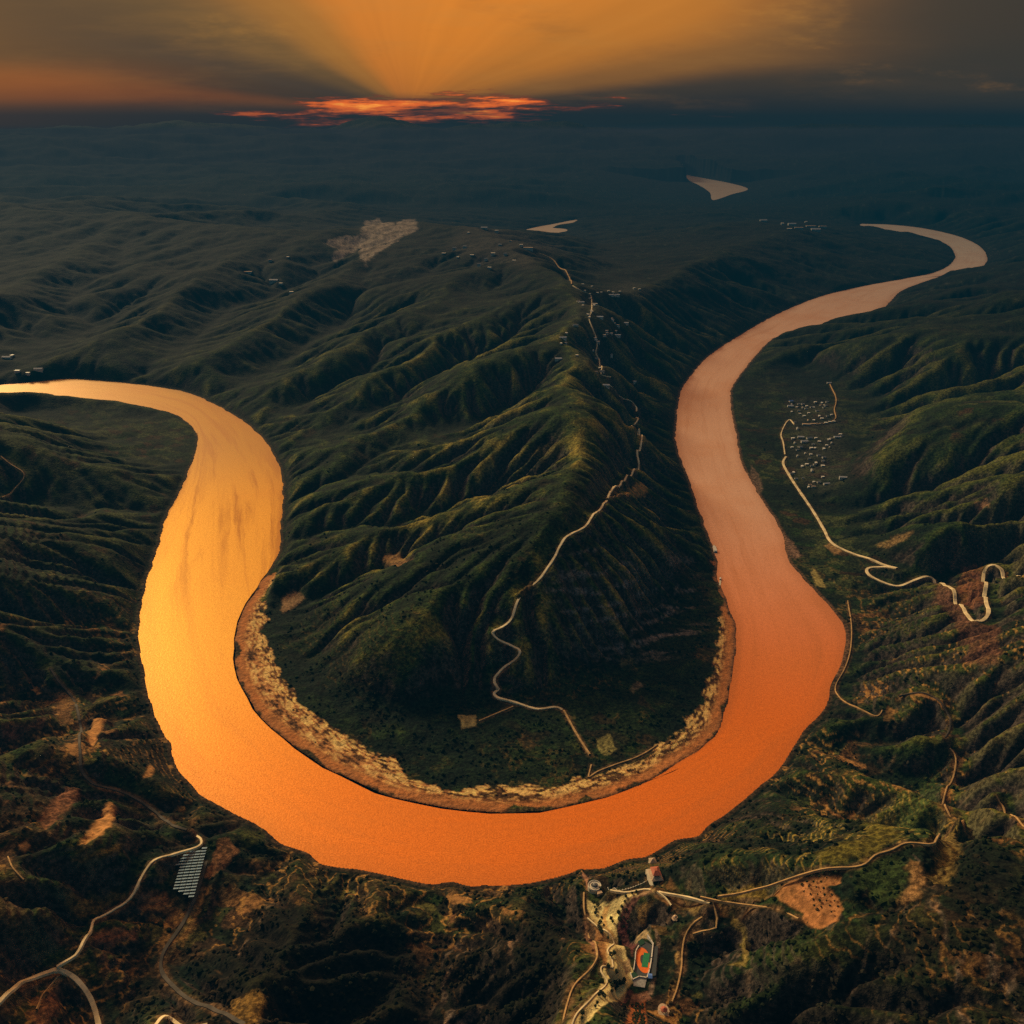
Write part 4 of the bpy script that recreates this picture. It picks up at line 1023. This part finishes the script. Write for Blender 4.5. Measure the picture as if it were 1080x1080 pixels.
st_.build('stairs', M['stone'], ha_)
c = at(688, 910)
pg = thing('pavilion', 'pink-roofed pavilion behind the temple hall at the river edge', 'pavilion', (c[0], c[1], c[2] + .5), .1)
MB().box(-4.5, 4.5, -4.5, 4.5, -10, .5).build('plinth', M['stone'], pg)
for sx in (-1, 1):
    for sy in (-1, 1): MB().disc(3.4 * sx, 3.4 * sy, .35, .5, 4.2, 10).build('column', M['roof_red'], pg)
MB().quad_prism([(-5, -5), (5, -5), (5, 5), (-5, 5)], 4.2, 7.4, .9).build('roof', M['roof_tan'], pg)
# balustrade from the plaza to the hall
line = spline(cast([(641,937),(650,939),(660,938.5),(668,936),(676,933),(683,929)], ground), 3.2); zz = gz(line)
ba = thing('balustrade', 'white dotted stone balustrade running from the round platform to the temple hall', 'balustrade', (line[0][0], line[0][1], zz[0]))
rl = MB()
for i, (p, z_) in enumerate(zip(line, zz)):
    x, y = p - line[0]; dz = z_ - zz[0]
    MB().box(x - .5, x + .5, y - .5, y + .5, dz - 2, dz + 1.9).build('post', M['white'], ba)
    if i: 
        xp, yp = line[i - 1] - line[0]; dp = zz[i - 1] - zz[0]; k = len(rl.V); d = np.array((x - xp, y - yp)); d /= np.linalg.norm(d); nx, ny = -d[1] * .15, d[0] * .15
        for (a_, b_, c_) in ((xp, yp, dp), (x, y, dz)):
            rl.V += [(a_ - nx, b_ - ny, c_ + .9), (a_ + nx, b_ + ny, c_ + .9), (a_ + nx, b_ + ny, c_ + 1.3), (a_ - nx, b_ - ny, c_ + 1.3)]
        for j in range(4): rl.F.append((k + j, k + (j + 1) % 4, k + 4 + (j + 1) % 4, k + 4 + j))
rl.build('rail', M['stone'], ba)

# walled sports court
P, z = PLOTS['court']
def cp(px, py, dz=0.0): d = rays([(px, py)])[0]; t_ = (z + dz - CAM_H) / d[2]; return np.array((d[0] * t_, d[1] * t_))
O = cp(680, 1015)
ct = thing('sports_court', 'walled court with orange track and green field beside the cream plaza', 'sports court', (O[0], O[1], z))
def poly(name, px, z0, z1, mat, par=ct): return MB().quad_prism([tuple(cp(*p) - O) for p in px], z0, z1).build(name, M[mat], par)
poly('floor', [(673,998),(676,991),(686,996),(688.5,998),(683,1031),(675,1029),(669,1030),(669,1005)], -4, .4, 'slate')
oc = cp(678.5, 1013) - O
MB().ring(oc[0], oc[1], 3.6, 8.6, .3, .62, 44, R(20), R(345), 2.05).build('track', M['orange'], ct)
poly('field', [(679,1005),(685.5,1006),(683,1021),(676.5,1020)], .3, .75, 'green')
poly('corner_court', [(672.5,993.5),(677.5,990),(680.5,995),(675.5,998)], .3, .9, 'deepgreen')
poly('corner_court', [(665,1027.5),(669.5,1025),(673,1029),(668,1032)], .3, .9, 'deepgreen')
def wall(px, h, w, mat, par=ct, name='wall'):
    Q = [cp(*p) - O for p in px]; mb = MB()
    for a_, b_ in zip(Q[:-1], Q[1:]):
        d = (b_ - a_) / np.linalg.norm(b_ - a_); n = np.array((-d[1], d[0])) * w / 2; d = d * w / 2.2
        mb.quad_prism([tuple(a_ - n - d), tuple(b_ - n + d), tuple(b_ + n + d), tuple(a_ + n - d)], -4, h)
    return mb.build(name, M[mat], par)
wall([(688.6,996.5),(687,1012),(685,1024),(682.4,1032)], 3.2, 1.3, 'white')
wall([(673.5,998.5),(670.5,1004),(669.6,1014),(668.2,1024)], 2.4, .9, 'white')
wall([(683,987.5),(686,992),(688.6,996.2)], 2.6, 1.0, 'white')
wall([(664.8,1027),(667,1034),(674,1030.6),(682,1032)], 2.0, .9, 'white')
poly('stand', [(690,999),(694,999),(691.5,1030),(685.5,1031),(688,1015)], .2, 2.0, 'slate')
poly('apron', [(668,1034),(674,1031),(682,1033),(680,1042),(668,1040)], -3, .5, 'roof_grey')
c = at(685.5, 1031.5)
cn = thing('canopy', 'small blue-roofed canopy at the lower right corner of the sports court', 'canopy', (c[0], c[1], c[2]), -.1)
for sx in (-1, 1):
    for sy in (-1, 1): MB().box(2 * sx - .15, 2 * sx + .15, 2.6 * sy - .15, 2.6 * sy + .15, -1, 3.4).build('post', M['steel'], cn)
MB().gable(-2.2, 2.2, -3, 3, 3.4, 4.4, .3).build('roof', M['roof_blue'], cn)
# pavilions along the path to the right of the park
def kiosk(px, py, r, roof, label, oval=1.0):
    c = at(px, py); o = thing('round_pavilion', label, 'pavilion', (c[0], c[1], c[2] + .3))
    MB().disc(0, 0, r * 1.8, -7, .5, 28, 0, r * 1.8 * oval).build('terrace', M['roof_tan'], o)
    for i in range(6):
        a_ = i * math.pi / 3; MB().disc(r * .8 * math.cos(a_), r * .8 * math.sin(a_), .28, .5, 3.6, 8).build('column', M['roof_red'], o)
    MB().disc(0, 0, r * 1.1, 3.6, 3.6 + r * .7, 20, .92).build('roof', M[roof], o)
kiosk(700, 1067, 3.6, 'roof_red', 'round red-roofed pavilion on a pale teardrop terrace, lowest beside the right park path', 1.5)
kiosk(712, 969, 2.4, 'roof_tan', 'pink round pavilion at the top end of the right park path')
c = at(701.5, 1061.5)

# trees standing singly on the plaza and along the fields
def tree_proto(seed, h=7.0):
    rnd = random.Random(seed); o = thing('tree', 'x', 'tree', (0, 0, 0)); mb = MB()
    mb.disc(0, 0, .28, -1.5, h * .5, 7, .5); mb.build('trunk', M['bark'], o)
    cr = MB()
    for _ in range(110):
        u, v_, w = rnd.gauss(0, 1), rnd.gauss(0, 1), rnd.gauss(0, 1); l = math.sqrt(u * u + v_ * v_ + w * w); q = rnd.uniform(.55, 1.0)
        x, y, zc = u / l * q * h * .34, v_ / l * q * h * .34, h * .62 + w / l * q * h * .40; s = rnd.uniform(.45, .9); k = len(cr.V)
        a_, b_ = rnd.uniform(0, 6.28), rnd.uniform(-.9, .9)
        ex = (math.cos(a_) * s, math.sin(a_) * s, b_ * s); ey = (-math.sin(a_) * s, math.cos(a_) * s, rnd.uniform(-.9, .9) * s)
        cr.V += [(x - ex[0], y - ex[1], zc - ex[2]), (x + ey[0], y + ey[1], zc + ey[2]), (x + ex[0], y + ex[1], zc + ex[2]), (x - ey[0], y - ey[1], zc - ey[2])]
        cr.F.append((k, k + 1, k + 2, k + 3))
    cr.build('crown', M['leaf'], o); return o
T9 = lambda rows: [(600 + x / 9, 970 + y / 9) for x, y in rows]
TT = lambda rows: [(600 + x / 9, 880 + y / 9) for x, y in rows]
TREES = [
 ('dark tree in the short row across the lower plaza', 'row of trees across the lower plaza', T9([(385,605),(405,620),(410,645),(430,610),(450,620),(458,645),(480,600),(490,625),(515,615),(525,590)])),
 ('dark tree along the winding stair down the cream plaza', 'trees along the winding plaza stair', T9([(300,110),(310,130),(285,85),(370,185),(400,355),(430,335),(372,440),(375,465),(448,495),(452,515),(300,700),(285,725),(320,715),(130,905),(125,945),(270,800),(250,830),(410,690),(440,670),(340,745)])),
 ('dark tree on the upper cream plaza below the round platform', 'trees on the upper plaza', TT([(235,665),(245,700),(260,730),(250,760),(275,690),(310,800),(300,840),(330,870),(290,860),(400,815),(415,840),(300,535),(270,550),(300,925),(305,945)])),
 ('dark tree on the dark red terrace left of the sports court', 'trees on the red terrace', TT([(530,650),(500,700),(470,760),(545,730),(520,800),(555,840),(480,830),(520,890),(560,940),(590,1000),(540,600),(600,570),(640,560)])),
]
pro = [tree_proto(s_, h_) for s_, h_ in ((1, 7.5), (2, 6.0), (3, 9.0))]; used = set(); rnd = random.Random(5)
for lab, grp, pts in TREES:
    W_ = cast(pts, ground); Z_ = gz(W_)
    for p, z_ in zip(W_, Z_):
        i = rnd.randrange(3); loc = (p[0], p[1], z_); s_ = rnd.uniform(.6, .95)
        if i not in used: o = pro[i]; used.add(i); o.location = tuple(map(float, loc)); o.scale = (s_, s_, s_)
        else: o = dup(pro[i], loc, rnd.uniform(0, 6), None, (s_, s_, s_))
        o['label'] = lab; o['group'] = grp

PATCH_ORANGE = [(816,935),(835,924),(860,919),(887,919),(887,926),(870,930),(883,941),(891,955),(883,966),(866,973),(847,969),(847,958),(840,954),(824,948)]
def orchard(px, step, lab, grp, cap=95):
    P = cast(px, ground); c = P.mean(0); lo, hi = P.min(0), P.max(0); pts = []
    for i in np.arange(lo[1], hi[1], step):
        for j in np.arange(lo[0], hi[0], step * .75):
            q = np.array((j + rnd.uniform(-1, 1), i + 5 * math.sin(j / 14.0) + rnd.uniform(-.8, .8)))
            if signed(q[:1], q[1:], P)[0] < -3 and rnd.random() < .75: pts.append(q)
    rnd.shuffle(pts); pts = pts[:cap]; Z_ = gz(pts)
    for p, z_ in zip(pts, Z_):
        s_ = rnd.uniform(.28, .5); o = dup(pro[rnd.randrange(3)], (p[0], p[1], z_), rnd.uniform(0, 6), None, (s_ * 1.3, s_ * 1.3, s_)); o['label'] = lab; o['group'] = grp
orchard(PATCH_ORANGE, 7.5, 'small dark fruit tree in rows on the orange terraced field below the crest road', 'fruit trees on the orange terrace')
orchard([(664,1056),(680,1054),(681,1066),(684,1085),(658,1085),(664,1070)], 5.0, 'small dark fruit tree in rows on the orange field below the sports court', 'fruit trees below the sports court', 60)

# ------------------------------------------------------------------ scrub and woods: one uncountable mass of bushes over the near and middle slopes
VP = flat([(815,412),(880,412),(905,450),(905,520),(850,525),(815,470)], 18)
def VILL(x, y): return sstep(60, -20, signed(x, y, VP, 120))
def scrub():
    n = 150000
    i = RNG.integers(0, len(gx), n)
    ok = (gsd[i] > 7) & (dist[i] < 4200) & (np.abs(np.arctan2(gx[i], gy[i])) < R(48)) & (gh[i] > 1)
    lum = C[i].sum(1)
    dens = np.where(lum < .075, .85, np.where(lum < .15, .3, .015)) * np.maximum(sstep(3000, 1300, dist[i]), .8 * VILL(gx[i], gy[i])) * sstep(-.35, .35, fbm(gx[i], gy[i], 55, 3, 401))
    ok &= RNG.random(n) < dens
    x = gx[i] + RNG.normal(0, 1.5, n); y = gy[i] + RNG.normal(0, 1.5, n)
    for r in ROADS.values():
        P_ = r['p'][::2]
        m = np.flatnonzero(ok & (x > P_[:, 0].min() - 12) & (x < P_[:, 0].max() + 12) & (y > P_[:, 1].min() - 12) & (y < P_[:, 1].max() + 12))
        if len(m): ok[m] &= dist_poly(x[m], y[m], P_) > r['w'] * .5 + 3.5
    for P_, _ in PLOTS.values(): ok &= signed(x, y, P_, 60) > 5
    i, x, y = i[ok], x[ok], y[ok]; n = len(x); z = gh[i]
    base = np.array([(1, 0, 0), (.31, .95, 0), (-.81, .59, 0), (-.81, -.59, 0), (.31, -.95, 0), (.72, .52, .62), (-.28, .85, .62), (-.9, 0, .62), (-.28, -.85, .62), (.72, -.52, .62), (0, 0, 1.0)])
    tri = [(k, (k + 1) % 5, 5 + k) for k in range(5)] + [(5 + k, (k + 1) % 5, 5 + (k + 1) % 5) for k in range(5)] + [(5 + k, 5 + (k + 1) % 5, 10) for k in range(5)]
    s = 1.2 + 2.6 * RNG.random(n) ** 2.2; a = RNG.random(n) * 6.28
    jit = .7 + .6 * RNG.random((n, 11, 1))
    B = base[None] * jit
    X = B[..., 0] * np.cos(a)[:, None] - B[..., 1] * np.sin(a)[:, None]; Y = B[..., 0] * np.sin(a)[:, None] + B[..., 1] * np.cos(a)[:, None]
    V = np.stack([x[:, None] + X * s[:, None], y[:, None] + Y * s[:, None], z[:, None] - .5 + B[..., 2] * s[:, None] * 1.15], 2).reshape(-1, 3)
    F = (np.arange(n)[:, None, None] * 11 + np.array(tri)[None]).reshape(-1, 3)
    me = mesh_np('scrub', V, F, False)
    tint = np.repeat(np.clip(.7 * C[i] + .3 * np.array((.012, .018, .008)), .006, .2) * (.6 + .9 * RNG.random((n, 1))), 11, 0)
    at_ = me.attributes.new('cover', 'FLOAT_COLOR', 'POINT'); at_.data.foreach_set('color', np.concatenate([tint, np.ones((len(tint), 1))], 1).astype(np.float32).ravel())
    t = NT('scrub_leaf'); col = t.n('ShaderNodeAttribute', attribute_name='cover').outputs['Color']
    nz = t.noise(t.n('ShaderNodeNewGeometry').outputs['Position'], 1.1, 3, .7); f = t.math('ADD', .4, t.math('MULTIPLY', nz, 1.2))
    col = t.mix(1.0, col, t.n('ShaderNodeCombineColor', {0: f, 1: f, 2: f}).outputs[0], 'MULTIPLY')
    p = t.n('ShaderNodeBsdfPrincipled', {'Base Color': col, 'Roughness': .95, 'Specular IOR Level': .05}); t.n('ShaderNodeOutputMaterial', {0: p.outputs[0]})
    o = link('scrub', me, t.owner); tag(o, kind='stuff'); print('scrub', n)
    o['label'] = 'dark scrub and woodland covering the slopes around the bend'; o['category'] = 'scrub'
scrub()
# ------------------------------------------------------------------ sky, haze, sun, camera
def uv_of(px, py):
    d = rays([(px, py)])[0]; return d[0] / d[1], d[2] / d[1]
SUN_AZ, SUN_EL = R(-38), R(25)
def build_world():
    t = NT('World', True); SC.world = t.owner
    G = t.n('ShaderNodeTexCoord').outputs['Generated']
    s = t.n('ShaderNodeSeparateXYZ', {0: G}); x, y, z = s.outputs
    yy = t.math('MAXIMUM', y, .02)
    u = t.math('DIVIDE', x, yy); v = t.math('DIVIDE', z, yy)
    sky = t.n('ShaderNodeTexSky', sky_type='NISHITA', sun_disc=False, sun_elevation=R(4), sun_rotation=SUN_AZ, altitude=1000, air_density=1.6, dust_density=4.0)
    skyc = t.n('ShaderNodeVectorMath', {0: sky.outputs[0], 1: (SKY['nish'],) * 3}, operation='MULTIPLY').outputs[0]
    # veil of evening cloud: lit from behind around the sunset, streaming away from it in beams
    su, sv = uv_of(430, 118)
    du = t.math('SUBTRACT', u, su); dv = t.math('SUBTRACT', v, sv)
    uv = t.n('ShaderNodeCombineXYZ', {0: u, 1: v}).outputs[0]
    st = t.n('ShaderNodeMapping', {'Vector': uv, 'Scale': (5, 34, 1)}).outputs[0]
    cl = t.noise(st, 1.0, 6, .6); cl2 = t.noise(t.n('ShaderNodeMapping', {'Vector': uv, 'Scale': (2.2, 9, 1)}).outputs[0], 1.3, 4, .5)
    ang = t.math('ARCTAN2', t.math('MULTIPLY', dv, 2.2), du)         # 0 right .. pi left
    ang = t.math('ADD', ang, t.math('MULTIPLY', t.math('SUBTRACT', cl2, .5), .22))
    an = t.math('DIVIDE', ang, math.pi)
    rays_ = t.n('ShaderNodeTexNoise', {'Vector': t.n('ShaderNodeCombineXYZ', {0: t.math('MULTIPLY', an, 26)}).outputs[0], 'Scale': 1.0, 'Detail': 2}).outputs[0]
    cr = t.n('ShaderNodeValToRGB', {0: an}); e = cr.color_ramp; e.interpolation = 'EASE'
    stops = [(0.0, (.030, .028, .032)), (.05, (.060, .043, .032)), (.10, (.30, .125, .030)), (.20, (.60, .205, .024)), (.40, (.80, .245, .022)), (.57, (.74, .225, .024)), (.67, (.44, .175, .030)), (.76, (.15, .085, .034)), (.86, (.050, .042, .036)), (.92, (.048, .036, .030)), (.962, (.19, .058, .022)), (1.0, (.060, .034, .026))]
    while len(e.elements) < len(stops): e.elements.new(.5)
    for el, (p, c) in zip(e.elements, stops): el.position = p; el.color = (*c, 1)
    fan = t.mix(1.0, cr.outputs[0], t.n('ShaderNodeCombineColor', {i: t.math('ADD', .88, t.math('MULTIPLY', rays_, .24)) for i in (0, 1, 2)}).outputs[0], 'MULTIPLY')
    fan = t.mix(t.math('MULTIPLY', t.ss(cl, .42, .72), .22), fan, (.55, .25, .05))
    # dims away from the sunset to the sides, and to grey just above the hills
    side = t.math('MULTIPLY', t.ss(u, .13, .46), .88)
    fan = t.mix(side, fan, (.050, .042, .034))
    sideL = t.math('MULTIPLY', t.ss(u, -.30, -.62), .55)
    fan = t.mix(sideL, fan, (.055, .040, .030))
    patch = t.noise(t.n('ShaderNodeMapping', {'Vector': uv, 'Scale': (4, 15, 1)}).outputs[0], 1.0, 7, .62)
    fan = t.mix(t.math('MULTIPLY', t.ss(patch, .50, .74), .34), fan, (.10, .055, .026)); fan = t.mix(t.math('MULTIPLY', t.ss(patch, .44, .26), .25), fan, (.95, .40, .05))
    corner = t.math('MULTIPLY', t.ss(t.math('ABSOLUTE', t.math('SUBTRACT', u, .02)), .16, .58), t.ss(v, .04, .11)); fan = t.mix(t.math('MULTIPLY', corner, .85), fan, (.038, .033, .030))
    redl = t.math('MULTIPLY', t.ss(u, -.26, -.50), t.math('MULTIPLY', t.ss(v, .018, .035), t.ss(v, .075, .045))); fan = t.mix(t.math('MULTIPLY', redl, t.math('ADD', .25, t.math('MULTIPLY', cl, .6))), fan, (.36, .085, .020))
    bank = t.math('ADD', v, t.math('MULTIPLY', t.math('SUBTRACT', cl2, .5), .018))
    fan = t.mix(t.ss(bank, .034, .014), fan, (.034, .028, .030)); fan = t.mix(t.ss(v, .020, .002), fan, (.026, .030, .034))
    # torn strip of burning cloud edge where the sun went down
    tear = t.noise(t.n('ShaderNodeMapping', {'Vector': uv, 'Scale': (9, 95, 1), 'Location': (.3, .0, 0)}).outputs[0], 1.0, 8, .64)
    eu = t.math('DIVIDE', t.math('SUBTRACT', u, uv_of(448, 110)[0]), .118); ev = t.math('DIVIDE', t.math('SUBTRACT', v, t.math('ADD', uv_of(450, 113)[1], t.math('MULTIPLY', u, .025))), .0105)
    el = t.math('ADD', t.math('MULTIPLY', eu, eu), t.math('MULTIPLY', ev, ev)); key = t.math('SUBTRACT', t.math('ADD', tear, .06), t.math('MULTIPLY', el, .075))
    fan = t.mix(t.math('MULTIPLY', t.ss(key, .40, .48), .75), fan, (.30, .055, .020))
    fan = t.mix(t.ss(key, .46, .55), fan, (1.7, .28, .022)); fan = t.mix(t.ss(key, .55, .66), fan, (2.7, .95, .10))
    smoke = t.noise(t.n('ShaderNodeMapping', {'Vector': uv, 'Scale': (7, 60, 1), 'Location': (4.1, 2.0, 0)}).outputs[0], 1.0, 6, .6)
    sm = t.math('MULTIPLY', t.ss(smoke, .50, .60), t.math('MULTIPLY', t.ss(v, .040, .026), t.ss(u, -.5, -.1))); fan = t.mix(t.math('MULTIPLY', sm, .8), fan, (.036, .030, .030))
    wide = t.math('MULTIPLY', t.ss(t.math('ABSOLUTE', t.math('SUBTRACT', v, .0235)), .010, .003), t.math('MULTIPLY', t.ss(u, -.34, -.2), t.ss(u, .42, .2)))
    fan = t.mix(t.math('MULTIPLY', t.math('MULTIPLY', wide, t.ss(tear, .60, .68)), .55), fan, (.42, .10, .035))
    # above the frame: unseen dome with an orange glow added to light the water
    high = t.ss(z, .13, .30)
    dotp = t.n('ShaderNodeVectorMath', {0: G, 1: (math.sin(R(-14)) * .86, math.cos(R(-14)) * .86, .51)}, operation='DOT_PRODUCT').outputs['Value']
    glow = t.math('POWER', t.math('MAXIMUM', dotp, 0.0), SKY['pow'])
    over = t.mix(glow, SKY['dome'], SKY['glow'])
    col = t.mix(high, fan, over)
    front = t.ss(y, .0, .25); col = t.mix(front, over, col)
    col = t.n('ShaderNodeMix', {0: 1.0, 6: col, 7: skyc}, data_type='RGBA', blend_type='ADD').outputs[2]
    bg = t.n('ShaderNodeBackground', {0: col, 1: 1.0}); t.n('ShaderNodeOutputWorld', {0: bg.outputs[0]})
SKY = dict(nish=.006, pow=5.0, dome=(.080, .135, .165, 1), glow=(2.6, 1.02, .15, 1))
build_world()
sun = bpy.data.lights.new('sun', 'SUN'); sun.energy = 5.0; sun.angle = R(12); sun.color = (1, .78, .42)
so = bpy.data.objects.new('sun', sun); COL.objects.link(so)
so.rotation_euler = (R(90) - SUN_EL, 0, R(180) - SUN_AZ)   # shines from ahead, low over the far hills

t = NT('evening_haze')
hz = dict(glow=(.0016, .0255, .0385))
ab = t.n('ShaderNodeVolumeAbsorption', {0: (0, 0, 0, 1), 'Density': 1 / 10000.})
em = t.n('ShaderNodeEmission', {0: (*hz['glow'], 1), 1: 1 / 10000.})  # haze emits its own glow in place of scattered skylight
ad = t.n('ShaderNodeAddShader', {0: ab.outputs[0], 1: em.outputs[0]})
t.n('ShaderNodeOutputMaterial', {'Volume': ad.outputs[0]})
V = [(sx * 90000, y, z) for z in (-60, 1250) for y in (-3000, 15000) for sx in (-1, 1)]
me = mesh_np('haze', V, [(0, 2, 3, 1), (4, 5, 7, 6), (0, 1, 5, 4), (2, 6, 7, 3), (0, 4, 6, 2), (1, 3, 7, 5)], False)
h_ = link('haze', me, t.owner); tag(h_, kind='structure')

t = NT('horizon_glow_haze')
ab = t.n('ShaderNodeVolumeAbsorption', {0: (0, 0, 0, 1), 'Density': 1 / 24000.}); em = t.n('ShaderNodeEmission', {0: (.085, .060, .060, 1), 1: 1 / 24000.})  # added far layer, its own glow greys the horizon
ad = t.n('ShaderNodeAddShader', {0: ab.outputs[0], 1: em.outputs[0]}); t.n('ShaderNodeOutputMaterial', {'Volume': ad.outputs[0]})
V = [(sx * 89000, y, z) for z in (-60, 1120) for y in (15000.5, 87000) for sx in (-1, 1)]
me = mesh_np('haze', V, [(0, 2, 3, 1), (4, 5, 7, 6), (0, 1, 5, 4), (2, 6, 7, 3), (0, 4, 6, 2), (1, 3, 7, 5)], False)
tag(link('haze', me, t.owner), kind='structure')

cam = bpy.data.cameras.new('camera'); cam.sensor_width = cam.sensor_height = 36; cam.angle = R(60)
cam.clip_start = 5; cam.clip_end = 250000
co = bpy.data.objects.new('camera', cam); COL.objects.link(co); co.location = (0, 0, CAM_H); co.rotation_euler = (R(90) - PITCH, 0, 0)
SC.camera = co
SC.view_settings.view_transform = 'Standard'; SC.view_settings.look = 'None'; SC.view_settings.exposure = 0; SC.view_settings.gamma = 1
SC.render.engine = 'CYCLES'
cy = SC.cycles; cy.use_denoising = False; cy.max_bounces = 2; cy.diffuse_bounces = 1; cy.glossy_bounces = 1; cy.volume_bounces = 0; cy.transparent_max_bounces = 4
cy.sample_clamp_indirect = 3.0; cy.sample_clamp_direct = 5.0
print('done', round(time.time() - T0, 1))
